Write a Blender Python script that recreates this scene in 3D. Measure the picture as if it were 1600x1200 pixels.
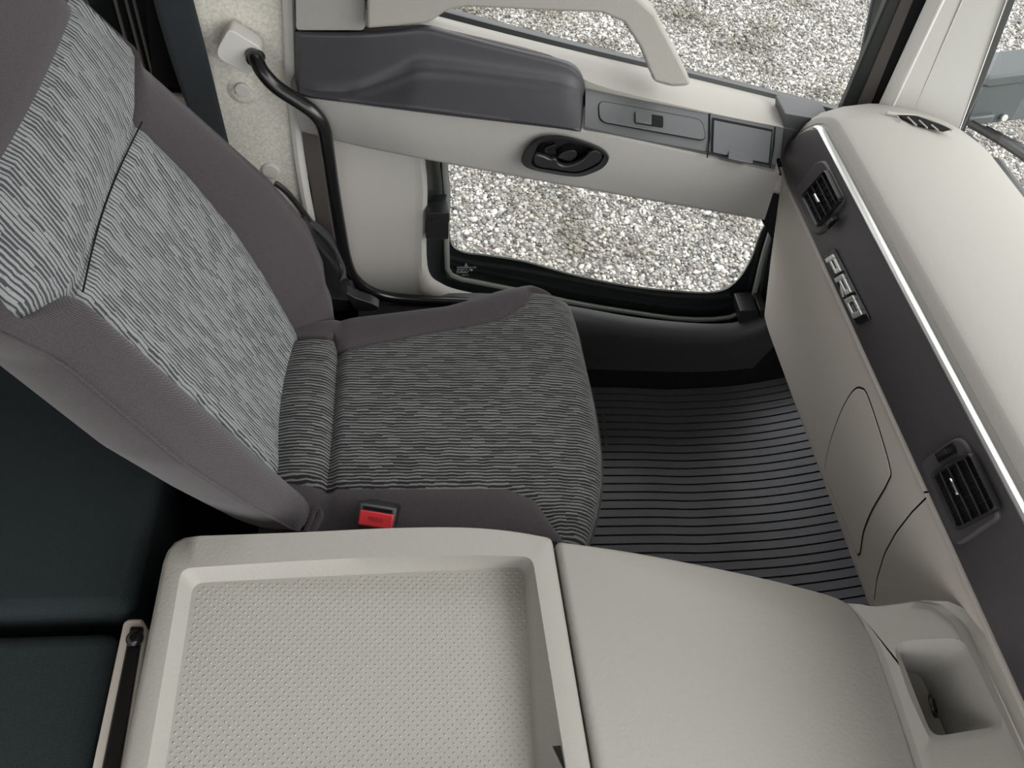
import bpy, bmesh, math, random
import numpy as np
from mathutils import Vector, Matrix
random.seed(7); rng = np.random.default_rng(7)
scn = bpy.context.scene
COL = scn.collection
for o in list(bpy.data.objects): bpy.data.objects.remove(o)

# ------------------------------------------------------------------ camera
# world: +X forward in the cab, +Y towards the passenger door, Z up, cab floor at z = 0
FPX = 1250.0
_Y = np.array([-160., 1610., -FPX]); _Y /= np.linalg.norm(_Y)
_X = np.array([1., -.01, 0.]); _X[2] = -(_X[0]*_Y[0] + _X[1]*_Y[1]) / _Y[2]; _X /= np.linalg.norm(_X)
RM = np.array([_X, _Y, np.cross(_X, _Y)])
CAM = np.array([0., 0., 1.40])
cd = bpy.data.cameras.new('camera'); cam = bpy.data.objects.new('camera', cd); COL.objects.link(cam)
cd.sensor_width = 36.0; cd.lens = FPX/1600*36; cd.clip_start = .02; cd.clip_end = 300
cam.matrix_world = Matrix([[*RM[0], CAM[0]], [*RM[1], CAM[1]], [*RM[2], CAM[2]], [0, 0, 0, 1]])
scn.camera = cam

# ------------------------------------------------------------------ light and exposure
w = bpy.data.worlds.new('overcast_sky'); scn.world = w; w.use_nodes = True
nt = w.node_tree; bg = nt.nodes['Background']
bg.inputs[0].default_value = (.97, .985, 1.0, 1); bg.inputs[1].default_value = 1.0
sd = bpy.data.lights.new('veiled_sun', 'SUN'); sd.energy = 1.3; sd.angle = math.radians(50); sd.color = (1, .985, .965)
so = bpy.data.objects.new('veiled_sun', sd); COL.objects.link(so); so.rotation_euler = Vector((.62, -.56, .55)).to_track_quat('Z', 'Y').to_euler()
vs = scn.view_settings; vs.view_transform = 'Standard'; vs.look = 'None'; vs.gamma = 1; vs.use_curve_mapping = False
vs.exposure = 1.25

# ------------------------------------------------------------------ helpers
def ray(px, py): return RM @ np.array([(px-800)/FPX, (600-py)/FPX, -1.])
def onpl(px, py, p0, n):
    d = ray(px, py); p0 = np.array(p0, float); n = np.array(n, float)
    return Vector(CAM + d*(((p0-CAM) @ n)/(d @ n)))
def Z(px, py, z): return onpl(px, py, (0, 0, z), (0, 0, 1))
def Yp(px, py, y): return onpl(px, py, (0, y, 0), (0, 1, 0))
def Xp(px, py, x): return onpl(px, py, (x, 0, 0), (1, 0, 0))
def lin(c): return c/12.92 if c <= .04045 else ((c+.055)/1.055)**2.4
def rgb(r, g, b): return (lin(r/255), lin(g/255), lin(b/255), 1)

MATS = {}
def node(nt, t, **kw):
    n = nt.nodes.new(t)
    for k, v in kw.items(): setattr(n, k, v)
    return n
def mat(name, col, rough=.55, spec=.4, metal=0, grain=None, mottle=None, coat=0):
    """grain=(scale, strength) fine bump; mottle=(scale, colour2, amount) colour variation"""
    m = bpy.data.materials.new(name); m.use_nodes = True; t = m.node_tree; b = t.nodes['Principled BSDF']
    b.inputs['Base Color'].default_value = col; b.inputs['Roughness'].default_value = rough
    b.inputs['Specular IOR Level'].default_value = spec; b.inputs['Metallic'].default_value = metal
    b.inputs['Coat Weight'].default_value = coat
    tc = node(t, 'ShaderNodeTexCoord')
    if mottle:
        nz = node(t, 'ShaderNodeTexNoise'); nz.inputs['Scale'].default_value = mottle[0]; nz.inputs['Detail'].default_value = 4
        t.links.new(tc.outputs['Object'], nz.inputs['Vector'])
        rp = node(t, 'ShaderNodeValToRGB'); rp.color_ramp.elements[0].position = .35; rp.color_ramp.elements[1].position = .65
        t.links.new(nz.outputs['Fac'], rp.inputs['Fac'])
        a = mottle[2]
        rp.color_ramp.elements[0].color = col
        rp.color_ramp.elements[1].color = tuple(col[i]*(1-a)+mottle[1][i]*a for i in range(3)) + (1,)
        t.links.new(rp.outputs['Color'], b.inputs['Base Color'])
    if grain:
        nz = node(t, 'ShaderNodeTexNoise'); nz.inputs['Scale'].default_value = grain[0]; nz.inputs['Detail'].default_value = 3
        t.links.new(tc.outputs['Object'], nz.inputs['Vector'])
        bp = node(t, 'ShaderNodeBump'); bp.inputs['Strength'].default_value = grain[1]; bp.inputs['Distance'].default_value = .001
        t.links.new(nz.outputs['Fac'], bp.inputs['Height']); t.links.new(bp.outputs['Normal'], b.inputs['Normal'])
    MATS[name] = m
    return m

def stripe_mat(name, dark, light, pitch, seglen, warp=.5, lightw=.5):
    m = bpy.data.materials.new(name); m.use_nodes = True; t = m.node_tree; b = t.nodes['Principled BSDF']; L = t.links.new
    b.inputs['Roughness'].default_value = .9; b.inputs['Specular IOR Level'].default_value = .15
    b.inputs['Sheen Weight'].default_value = .15
    uv = node(t, 'ShaderNodeUVMap'); sp = node(t, 'ShaderNodeSeparateXYZ'); L(uv.outputs[0], sp.inputs[0])
    def M(op, a, bb=None):
        n = node(t, 'ShaderNodeMath', operation=op)
        for i, v in enumerate((a, bb)):
            if v is None: continue
            if isinstance(v, (int, float)): n.inputs[i].default_value = v
            else: L(v, n.inputs[i])
        return n.outputs[0]
    nz = node(t, 'ShaderNodeTexNoise'); nz.inputs['Scale'].default_value = 34; nz.inputs['Detail'].default_value = 3
    mp = node(t, 'ShaderNodeMapping'); mp.inputs['Scale'].default_value = (1.4, .7, 1); L(uv.outputs[0], mp.inputs[0]); L(mp.outputs[0], nz.inputs['Vector'])
    v = M('ADD', M('DIVIDE', sp.outputs[1], pitch), M('MULTIPLY', M('SUBTRACT', nz.outputs['Fac'], .5), warp*2))
    row = M('FLOOR', v); fr = M('FRACT', v)
    w1 = node(t, 'ShaderNodeTexWhiteNoise', noise_dimensions='1D'); L(row, w1.inputs['W'])
    cell = M('FLOOR', M('ADD', M('DIVIDE', sp.outputs[0], seglen), M('MULTIPLY', w1.outputs['Value'], 7.3)))
    cb = node(t, 'ShaderNodeCombineXYZ'); L(row, cb.inputs[0]); L(cell, cb.inputs[1])
    w2 = node(t, 'ShaderNodeTexWhiteNoise', noise_dimensions='2D'); L(cb.outputs[0], w2.inputs['Vector'])
    wd = M('MULTIPLY', M('ADD', M('MULTIPLY', w2.outputs['Value'], .40), .30), lightw*2)
    on = node(t, 'ShaderNodeMapRange', interpolation_type='SMOOTHSTEP')
    L(M('SUBTRACT', wd, fr), on.inputs['Value']); on.inputs['From Min'].default_value = -.08; on.inputs['From Max'].default_value = .08
    fn = node(t, 'ShaderNodeTexNoise'); fn.inputs['Scale'].default_value = 700; fn.inputs['Detail'].default_value = 1; L(uv.outputs[0], fn.inputs['Vector'])
    fac = M('MULTIPLY', on.outputs[0], M('ADD', M('MULTIPLY', fn.outputs['Fac'], 1.0), .45))
    mx = node(t, 'ShaderNodeMix', data_type='RGBA'); mx.clamp_factor = True
    L(fac, mx.inputs[0]); mx.inputs[6].default_value = dark; mx.inputs[7].default_value = light
    L(mx.outputs[2], b.inputs['Base Color'])
    bp = node(t, 'ShaderNodeBump'); bp.inputs['Strength'].default_value = .5; bp.inputs['Distance'].default_value = .0012
    L(fac, bp.inputs['Height']); L(bp.outputs[0], b.inputs['Normal'])
    MATS[name] = m; return m

def twill_mat(name, c1, c2, scale=1):
    m = bpy.data.materials.new(name); m.use_nodes = True; t = m.node_tree; b = t.nodes['Principled BSDF']; L = t.links.new
    b.inputs['Roughness'].default_value = .92; b.inputs['Specular IOR Level'].default_value = .12; b.inputs['Sheen Weight'].default_value = .2
    tc = node(t, 'ShaderNodeTexCoord')
    wv = node(t, 'ShaderNodeTexWave', wave_type='BANDS', bands_direction='DIAGONAL'); wv.inputs['Scale'].default_value = 260*scale; wv.inputs['Distortion'].default_value = 1.5
    nz = node(t, 'ShaderNodeTexNoise'); nz.inputs['Scale'].default_value = 900*scale; nz.inputs['Detail'].default_value = 1
    L(tc.outputs['Object'], wv.inputs['Vector']); L(tc.outputs['Object'], nz.inputs['Vector'])
    ad = node(t, 'ShaderNodeMath', operation='MULTIPLY'); L(wv.outputs['Fac'], ad.inputs[0]); L(nz.outputs['Fac'], ad.inputs[1])
    mx = node(t, 'ShaderNodeMix', data_type='RGBA'); L(ad.outputs[0], mx.inputs[0]); mx.inputs[6].default_value = c1; mx.inputs[7].default_value = c2
    L(mx.outputs[2], b.inputs['Base Color'])
    bp = node(t, 'ShaderNodeBump'); bp.inputs['Strength'].default_value = .4; bp.inputs['Distance'].default_value = .0008
    L(ad.outputs[0], bp.inputs['Height']); L(bp.outputs[0], b.inputs['Normal'])
    MATS[name] = m; return m

def glass_mat(name, tint, gloss=.03):
    m = bpy.data.materials.new(name); m.use_nodes = True; t = m.node_tree; L = t.links.new
    for n in list(t.nodes):
        if n.type == 'BSDF_PRINCIPLED': t.nodes.remove(n)
    out = [n for n in t.nodes if n.type == 'OUTPUT_MATERIAL'][0]
    tr = node(t, 'ShaderNodeBsdfTransparent'); tr.inputs[0].default_value = tint
    gl = node(t, 'ShaderNodeBsdfGlossy'); gl.inputs['Roughness'].default_value = .02
    mx = node(t, 'ShaderNodeMixShader'); mx.inputs[0].default_value = gloss; L(tr.outputs[0], mx.inputs[1]); L(gl.outputs[0], mx.inputs[2])
    L(mx.outputs[0], out.inputs['Surface']); MATS[name] = m; return m

LIGHT = mat('warm_grey_plastic', rgb(160, 157, 151), .55, .35, grain=(420, .35))
PILLAR = mat('pale_grey_plastic', rgb(206, 205, 200), .6, .35, grain=(500, .15))
DASHTOP = mat('dash_top_grey', rgb(158, 156, 150), .6, .3, grain=(700, .3))
CONS = mat('console_grey', rgb(158, 155, 149), .55, .35, grain=(260, .5))
DOORG = mat('door_grey_plastic', rgb(152, 150, 146), .55, .3, grain=(600, .25))
LOWERG = mat('dash_lower_taupe', rgb(204, 196, 188), .6, .3, grain=(600, .25))
PAD = mat('charcoal_soft_pad', rgb(56, 56, 60), .45, .4, grain=(800, .2))
SWG = mat('slate_switch_plastic', rgb(80, 81, 83), .42, .4, grain=(600, .1))
FASC = mat('charcoal_fascia', rgb(76, 73, 76), .45, .4, grain=(900, .1))
BLK = mat('black_plastic', rgb(34, 34, 36), .38, .45, grain=(700, .1))
BLKG = mat('gloss_black_paint', rgb(22, 22, 23), .22, .5)
BLKM = mat('matte_black', rgb(18, 18, 19), .8, .2)
RUB = mat('rubber_mat_black', rgb(96, 96, 99), .33, .5, grain=(180, .5), mottle=(7, rgb(112, 112, 114), .5))
RUBB = mat('rubber_groove_black', rgb(20, 20, 22), .7, .2)
SEAL = mat('dark_rubber_seal', rgb(30, 34, 34), .35, .5)
SEALG = mat('grey_rubber_seal', rgb(130, 132, 126), .5, .4)
CHROME = mat('bright_chrome', rgb(225, 226, 228), .12, .5, metal=1)
SATIN = mat('satin_silver', rgb(226, 226, 224), .3, .5, metal=.7)
FELT = mat('pale_felt', rgb(236, 231, 221), .95, .1, grain=(900, .6), mottle=(230, rgb(200, 197, 187), .7))
CARPET = mat('charcoal_carpet', rgb(50, 57, 58), .98, .05, grain=(1500, 1.0), mottle=(900, rgb(36, 42, 43), .8))
BELT = twill_mat('black_webbing', rgb(36, 41, 44), rgb(66, 72, 75), 1.2)
RED = mat('red_button_plastic', rgb(226, 60, 68), .4, .4)
TEAL = mat('grey_green_metal', rgb(88, 94, 95), .5, .5, grain=(200, .1))
BOL = twill_mat('charcoal_twill_fabric', rgb(54, 50, 53), rgb(100, 94, 98))
SBACK = stripe_mat('grey_ribbed_fabric', rgb(66, 67, 69), rgb(146, 149, 150), .0052, .019, .45, .56)
SCUSH = stripe_mat('dark_ribbed_fabric', rgb(42, 42, 43), rgb(122, 124, 123), .0050, .017, .45, .42)
GLASS = glass_mat('clear_glass', (.95, .95, .94, 1))
DGLASS = mat('dark_tinted_glass', rgb(20, 21, 22), .08, .5)
BAND = mat('black_glass_band', rgb(30, 32, 34), .12, .5)
PRINT = mat('pale_print', rgb(190, 195, 195), .6, .3)
ROOFM = mat('pale_headliner', rgb(205, 203, 196), .9, .1, grain=(500, .3))
DOORL = mat('door_lower_grey', rgb(180, 177, 172), .55, .3, grain=(600, .25))
KICK = mat('charcoal_kick_panel', rgb(66, 66, 68), .45, .4, grain=(500, .2))
EDGE = mat('taupe_door_edge', rgb(84, 80, 77), .5, .3)

def mk(name, V, F, m, parent=None, smooth=True, angle=35, bevel=0, bseg=2, uv=None, solid=0, sub=0, fix=True):
    me = bpy.data.meshes.new(name)
    me.from_pydata([tuple(v) for v in V], [], F)
    if uv is not None:
        ul = me.uv_layers.new(name='UVMap')
        for l in me.loops: ul.data[l.index].uv = uv[l.vertex_index]
    if fix:
        b = bmesh.new(); b.from_mesh(me); bmesh.ops.recalc_face_normals(b, faces=b.faces); b.to_mesh(me); b.free()
    me.materials.append(m if not isinstance(m, str) else MATS[m])
    if smooth:
        me.shade_smooth(); me.set_sharp_from_angle(angle=math.radians(angle))
    o = bpy.data.objects.new(name, me); COL.objects.link(o)
    if parent is not None: o.parent = parent
    if solid:
        md = o.modifiers.new('thickness', 'SOLIDIFY'); md.thickness = solid; md.offset = 0
    if bevel:
        md = o.modifiers.new('bevel', 'BEVEL'); md.width = bevel; md.segments = bseg; md.limit_method = 'ANGLE'; md.angle_limit = math.radians(30)
    if sub:
        md = o.modifiers.new('sub', 'SUBSURF'); md.levels = sub; md.render_levels = sub
    return o
def empty(name, loc=(0, 0, 0)):
    o = bpy.data.objects.new(name, None); COL.objects.link(o); o.empty_display_size = .05
    return o
def tag(o, label, cat, group=None, kind=None):
    o['label'] = label; o['category'] = cat
    if group: o['group'] = group
    if kind: o['kind'] = kind
    return o

def prism(name, pts, vec, m, parent=None, bevel=0, **k):
    n = len(pts); vec = Vector(vec); pts = [Vector(p) for p in pts]
    V = pts + [p+vec for p in pts]
    F = [list(range(n)), list(range(2*n-1, n-1, -1))] + [[i, (i+1) % n, n+(i+1) % n, n+i] for i in range(n)]
    return mk(name, V, F, m, parent, bevel=bevel, **k)
def box(name, c, s, m, parent=None, axes=None, bevel=0, **k):
    c = Vector(c); A = [Vector(a) for a in (axes or ((1, 0, 0), (0, 1, 0), (0, 0, 1)))]
    P = [c + A[0]*s[0]/2*i + A[1]*s[1]/2*j - A[2]*s[2]/2 for i, j in ((-1, -1), (1, -1), (1, 1), (-1, 1))]
    return prism(name, P, A[2]*s[2], m, parent, bevel=bevel, **k)
def fillet(pts, r, n=5):
    """round the corners of a closed polygon; r a number or one per corner; always the same point count"""
    pts = [Vector(p) for p in pts]; N = len(pts); out = []
    for i in range(N):
        p = pts[i]; a = pts[i-1]; c = pts[(i+1) % N]; ri = r if isinstance(r, (int, float)) else r[i]
        d1 = min(ri, (a-p).length*.48); d2 = min(ri, (c-p).length*.48)
        A = p+(a-p).normalized()*d1; B = p+(c-p).normalized()*d2
        for k in range(n+1):
            t = k/n; out.append(A*(1-t)**2 + p*2*t*(1-t) + B*t*t)
    return out
def crom(pts, n=6, closed=False):
    P = [Vector(p) for p in pts]; N = len(P); out = []
    for i in range(N if closed else N-1):
        if closed: p0, p1, p2, p3 = P[i-1], P[i], P[(i+1) % N], P[(i+2) % N]
        else: p0, p1, p2, p3 = P[max(i-1, 0)], P[i], P[i+1], P[min(i+2, N-1)]
        for k in range(n):
            t = k/n
            out.append(.5*((2*p1)+(p2-p0)*t+(2*p0-5*p1+4*p2-p3)*t*t+(3*p1-p0-3*p2+p3)*t**3))
    if not closed: out.append(P[-1])
    return out
def resample(pts, n):
    P = [Vector(p) for p in pts]; d = [0]
    for a, b in zip(P, P[1:]): d.append(d[-1]+(b-a).length)
    out = []; j = 0
    for i in range(n):
        s = d[-1]*i/(n-1)
        while j < len(P)-2 and d[j+1] < s: j += 1
        out.append(P[j].lerp(P[j+1], 0 if d[j+1] == d[j] else min(1, max(0, (s-d[j])/(d[j+1]-d[j])))))
    return out
def loft(name, loops, m, parent=None, closed=True, cap0=False, cap1=False, **k):
    n = len(loops[0]); V = [p for l in loops for p in l]; F = []
    for r in range(len(loops)-1):
        for i in range(n if closed else n-1):
            j = (i+1) % n
            F.append([r*n+i, r*n+j, (r+1)*n+j, (r+1)*n+i])
    if cap0: F.append(list(range(n))[::-1])
    if cap1: F.append([(len(loops)-1)*n+i for i in range(n)])
    return mk(name, V, F, m, parent, **k)
def tube(name, pts, r, m, parent=None, seg=10, closed=False, n=6, **k):
    P = crom(pts, n, closed) if n else [Vector(p) for p in pts]
    N = len(P); loops = []; up = None
    for i, p in enumerate(P):
        if closed: t = P[(i+1) % N]-P[i-1]
        else: t = P[min(i+1, N-1)]-P[max(i-1, 0)]
        t.normalize()
        if up is None: up = t.orthogonal().normalized()
        up = (up-t*up.dot(t)).normalized(); bi = t.cross(up)
        rr = r(i/(N-1)) if callable(r) else r
        loops.append([p+up*rr*math.cos(2*math.pi*q/seg)+bi*rr*math.sin(2*math.pi*q/seg) for q in range(seg)])
    if closed: loops.append(loops[0])
    return loft(name, loops, m, parent, cap0=not closed, cap1=not closed, **k)
def disc(name, c, nrm, r, h, m, parent=None, seg=24, bevel=0, r2=None, **k):
    nrm = Vector(nrm).normalized(); u = nrm.orthogonal().normalized(); v = nrm.cross(u); c = Vector(c)
    r2 = r if r2 is None else r2
    L0 = [c+u*r*math.cos(2*math.pi*i/seg)+v*r*math.sin(2*math.pi*i/seg) for i in range(seg)]
    L1 = [c+nrm*h+u*r2*math.cos(2*math.pi*i/seg)+v*r2*math.sin(2*math.pi*i/seg) for i in range(seg)]
    return loft(name, [L0, L1], m, parent, cap0=True, cap1=True, bevel=bevel, **k)
def interp(tab, x):
    return float(np.interp(x, [t[0] for t in tab], [t[1] for t in tab]))
def text_mesh(name, s, size, origin, ex, ey, m, parent, thick=.0003):
    c = bpy.data.curves.new(name, 'FONT'); c.body = s; c.size = size; c.extrude = thick; c.align_x = 'CENTER'; c.align_y = 'CENTER'
    t = bpy.data.objects.new('tmp', c); COL.objects.link(t)
    me = bpy.data.meshes.new_from_object(t); bpy.data.objects.remove(t); bpy.data.curves.remove(c)
    ex = Vector(ex).normalized(); ey = Vector(ey); ey = (ey-ex*ey.dot(ex)).normalized(); ez = ex.cross(ey)
    me.transform(Matrix([[ex[i], ey[i], ez[i], origin[i]] for i in range(3)]+[[0, 0, 0, 1]]))
    me.name = name; me.materials.clear(); me.materials.append(m)
    o = bpy.data.objects.new(name, me); COL.objects.link(o); o.parent = parent
    return o

# ------------------------------------------------------------------ outside: ground and gravel
GZ = -.85
def gravel_mat(name):
    m = bpy.data.materials.new(name); m.use_nodes = True; t = m.node_tree; b = t.nodes['Principled BSDF']; L = t.links.new
    b.inputs['Roughness'].default_value = .9; b.inputs['Specular IOR Level'].default_value = .2
    tc = node(t, 'ShaderNodeTexCoord')
    vo = node(t, 'ShaderNodeTexVoronoi'); vo.inputs['Scale'].default_value = 70; L(tc.outputs['Object'], vo.inputs['Vector'])
    rp = node(t, 'ShaderNodeValToRGB'); e = rp.color_ramp.elements
    e[0].position = 0; e[0].color = rgb(60, 58, 54); e[1].position = 1; e[1].color = rgb(180, 177, 170)
    L(vo.outputs['Color'], rp.inputs['Fac']); L(rp.outputs[0], b.inputs['Base Color'])
    bp = node(t, 'ShaderNodeBump'); bp.invert = True; bp.inputs['Distance'].default_value = .012; L(vo.outputs['Distance'], bp.inputs['Height']); L(bp.outputs[0], b.inputs['Normal'])
    return m
S = 40
ground = mk('ground', [(-S, -S, GZ), (S, -S, GZ), (S, S, GZ), (-S, S, GZ)], [[0, 1, 2, 3]], gravel_mat('gravel_ground'))
tag(ground, 'pale gravel yard outside the cab windows', 'ground', kind='structure')

def stones():
    ph = (1+5**.5)/2
    iv = np.array([(-1, ph, 0), (1, ph, 0), (-1, -ph, 0), (1, -ph, 0), (0, -1, ph), (0, 1, ph), (0, -1, -ph), (0, 1, -ph), (ph, 0, -1), (ph, 0, 1), (-ph, 0, -1), (-ph, 0, 1)])/1.9
    it = np.array([(0, 11, 5), (0, 5, 1), (0, 1, 7), (0, 7, 10), (0, 10, 11), (1, 5, 9), (5, 11, 4), (11, 10, 2), (10, 7, 6), (7, 1, 8), (3, 9, 4), (3, 4, 2), (3, 2, 6), (3, 6, 8), (3, 8, 9), (4, 9, 5), (2, 4, 11), (6, 2, 10), (8, 6, 7), (9, 8, 1)])
    sp = .0155
    gx, gy = np.meshgrid(np.arange(-.1, 4.7, sp), np.arange(1.95, 5.6, sp)); gx = gx.ravel(); gy = gy.ravel()
    # only where the cab's openings let one see the yard: nearer strip beneath the door, wider further out
    keep = (gx < .62*gy + 1.55)
    gx = gx[keep]+rng.uniform(-.006, .006, keep.sum()); gy = gy[keep]+rng.uniform(-.006, .006, keep.sum())
    n = len(gx)
    s = .0052+.0085*rng.random(n)**2.6
    big = rng.random(n) < .03; s[big] *= 1.35
    a = rng.uniform(0, 6.28, n); ca, sa = np.cos(a), np.sin(a)
    sx = s*rng.uniform(.8, 1.3, n); sy = s*rng.uniform(.7, 1.1, n); sz = s*rng.uniform(.5, .9, n)
    J = iv[None]*(1+rng.uniform(-.22, .22, (n, 12, 1)))
    vx = J[:, :, 0]*sx[:, None]; vy = J[:, :, 1]*sy[:, None]; vz = J[:, :, 2]*sz[:, None]
    tx = rng.uniform(-.4, .4, n)[:, None]; vz = vz + vx*tx
    X = vx*ca[:, None]-vy*sa[:, None]+gx[:, None]; Yy = vx*sa[:, None]+vy*ca[:, None]+gy[:, None]
    Zz = vz+GZ+(s*.3+rng.uniform(-.002, .003, n))[:, None]
    co = np.stack([X, Yy, Zz], -1).reshape(-1, 3).astype(np.float32)
    fi = (it[None]+(np.arange(n)*12)[:, None, None]).reshape(-1)
    me = bpy.data.meshes.new('gravel'); me.vertices.add(len(co)); me.vertices.foreach_set('co', co.ravel())
    nf = n*20; me.loops.add(nf*3); me.loops.foreach_set('vertex_index', fi.astype(np.int32))
    me.polygons.add(nf); me.polygons.foreach_set('loop_start', np.arange(0, nf*3, 3, dtype=np.int32))
    me.update(calc_edges=True)
    # each stone's own colour
    base = rng.beta(1.7, 1.6, n); c = np.array([.06, .058, .054])[None]+base[:, None]*np.array([.60, .585, .56])[None]
    warm = rng.uniform(-.04, .05, n); c[:, 0] *= 1+warm; c[:, 2] *= 1-warm
    ca_ = np.ones((n, 12, 4), np.float32); ca_[:, :, :3] = c[:, None, :]
    at = me.color_attributes.new('stone', 'FLOAT_COLOR', 'POINT'); at.data.foreach_set('color', ca_.ravel())
    m = bpy.data.materials.new('gravel_stones'); m.use_nodes = True; t = m.node_tree; b = t.nodes['Principled BSDF']
    b.inputs['Roughness'].default_value = .85; b.inputs['Specular IOR Level'].default_value = .25
    vc = node(t, 'ShaderNodeVertexColor'); vc.layer_name = 'stone'; t.links.new(vc.outputs[0], b.inputs['Base Color'])
    # darker patches shaped by a broad noise
    tc = node(t, 'ShaderNodeTexCoord'); nz = node(t, 'ShaderNodeTexNoise'); nz.inputs['Scale'].default_value = 2.2; nz.inputs['Detail'].default_value = 5
    t.links.new(tc.outputs['Object'], nz.inputs['Vector'])
    rp = node(t, 'ShaderNodeValToRGB'); rp.color_ramp.elements[0].position = .32; rp.color_ramp.elements[0].color = (.45, .43, .38, 1); rp.color_ramp.elements[1].position = .5; rp.color_ramp.elements[1].color = (1, 1, 1, 1)
    t.links.new(nz.outputs['Fac'], rp.inputs['Fac'])
    mx = node(t, 'ShaderNodeMix', data_type='RGBA', blend_type='MULTIPLY'); mx.inputs[0].default_value = 1
    t.links.new(vc.outputs[0], mx.inputs[6]); t.links.new(rp.outputs[0], mx.inputs[7]); t.links.new(mx.outputs[2], b.inputs['Base Color'])
    me.materials.append(m)
    o = bpy.data.objects.new('gravel', me); COL.objects.link(o)
    tag(o, 'loose white and grey gravel seen through the cab windows', 'gravel', kind='stuff')
stones()

# ------------------------------------------------------------------ cab shell
D = 1.06                      # inner plane of the passenger door
o = box('floor', (.15, .32, -.02), (1.9, 1.66, .04), RUBB); tag(o, 'black cab floor under the ribbed rubber mat', 'floor', kind='structure')
o = box('ceiling', (.05, .25, 1.62), (1.55, 1.75, .04), ROOFM, bevel=.01); tag(o, 'pale cab headliner above the seats', 'ceiling', kind='structure')
wr = empty('wall_rear'); tag(wr, 'rear cab wall behind the seats, pale below and dark glass above', 'wall', kind='structure')
box('lower_panel', (-.665, .3, .45), (.04, 1.6, .9), FELT, wr)
box('rear_glass', (-.655, .3, 1.18), (.012, 1.3, .56), DGLASS, wr)
for yy in (-.42, 1.02): box('window_frame', (-.66, yy, 1.18), (.04, .16, .56), BLKM, wr)
box('window_header', (-.665, .3, 1.53), (.04, 1.6, .14), FELT, wr)

# B-pillar: felt panel, weatherstrip, fasteners, black quarter panel behind
bp_ = empty('trim_1'); tag(bp_, 'pale felt-covered door pillar with round plastic fasteners behind the seat', 'pillar', kind='structure')
fe = [Yp(*p, D) for p in ((278, -160), (448, -160), (452, 0), (455, 100), (462, 180), (474, 260), (489, 352), (500, 430), (380, 470), (330, 300))]
prism('felt_panel', fe, (0, .03, 0), FELT, bp_, bevel=.004)
tube('weatherstrip', [Yp(*p, 1.052) for p in ((446, -160), (449, -20), (452, 60), (455, 130), (462, 200), (471, 270), (485, 345))], .0085, PILLAR, bp_, seg=8)
b = disc('fastener', Yp(380, 140, D+.002), (0, -1, 0), .026, .007, FELT, bp_, r2=.014, bevel=.002); disc('fastener_cap', Yp(379, 139, D-.006), (0, -1, 0), .0105, .005, PILLAR, b, bevel=.002)
disc('fastener', Yp(423, 266, D+.001), (0, -1, 0), .0155, .005, PILLAR, bp_, r2=.013, bevel=.002)
# quarter panel: black glass with thin vertical bars, pale below
qa = [Vector((-.64, D+.012, .705)), Vector((-.262, D+.012, .705)), Vector((-.262, D+.012, 1.6)), Vector((-.64, D+.012, 1.6))]
prism('quarter_glass', qa, (0, .02, 0), DGLASS, bp_)
qb = [Vector((-.64, D+.004, 0)), Vector((-.20, D+.004, 0)), Vector((-.20, D+.004, .703)), Vector((-.64, D+.004, .703))]
prism('lower_side_panel', qb, (0, .03, 0), FELT, bp_)
for px in (143, 187, 204, 216):
    q = Yp(px, 30, D+.008); box('glass_bar', (q.x, D+.010, 1.15), (.0028, .006, .88), EDGE, bp_)
prism('black_garnish', [Yp(*p, D+.006) for p in ((214, -120), (285, -120), (300, 136), (240, 136))], (0, .02, 0), BLKM, bp_)

# ------------------------------------------------------------------ passenger door
door = empty('door_1'); tag(door, 'grey passenger door with charcoal armrest, pull handle and low kick window', 'door', kind='structure')
def curve(pts, n): return resample(crom([Yp(*p) for p in pts], 5), n)
N = 40
# window sill: dark seal, pale sill slope
s0 = curve([(560, -27, 1.13), (690, 9, 1.13), (880, 60, 1.13), (1100, 114, 1.13), (1340, 173, 1.13)], N)
s0b = [p+Vector((0, .012, -.05)) for p in s0]
s1 = curve([(560, -10, 1.105), (680, 24, 1.105), (880, 75, 1.105), (1100, 127, 1.105), (1340, 187, 1.105)], N)
loft('window_seal', [s0b, s0, [p+Vector((0, -.004, .002)) for p in s0], [a.lerp(b, .6)+Vector((0, -.004, .004)) for a, b in zip(s0, s1)], s1, [p+Vector((0, 0, -.01)) for p in s1]], SEAL, door, closed=False)
s2 = curve([(560, 12, 1.045), (667, 39, 1.045), (860, 86, 1.045), (925, 130, 1.035), (1105, 175, 1.03), (1255, 205, 1.03)], N)
mid = [a.lerp(b, .35)+Vector((0, -.006, .006)) for a, b in zip(s1, s2)]
s3 = [p+Vector((0, .01, -.06)) for p in s2]
loft('sill_trim', [[p+Vector((0, .006, -.012)) for p in s1], s1, mid, [a.lerp(b, .8)+Vector((0, -.002, .004)) for a, b in zip(s1, s2)], s2, s3], LIGHT, door, closed=False)
prism('panel_backing', [Yp(*p, 1.066) for p in ((448, -150), (690, -150), (672, 60), (448, 60))], (0, .008, 0), BLKM, door)
prism('panel_backing', [Yp(*p, 1.085) for p in ((440, 40), (520, 60), (590, 480), (460, 480))], (0, .008, 0), BLKM, door)
# upper rear block
prism('rear_block', fillet([Yp(*p, 1.022) for p in ((459, -150), (570, -150), (570, 48), (462, 48))], .006, 3), (0, .04, 0), DOORG, door, bevel=.004)
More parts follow.
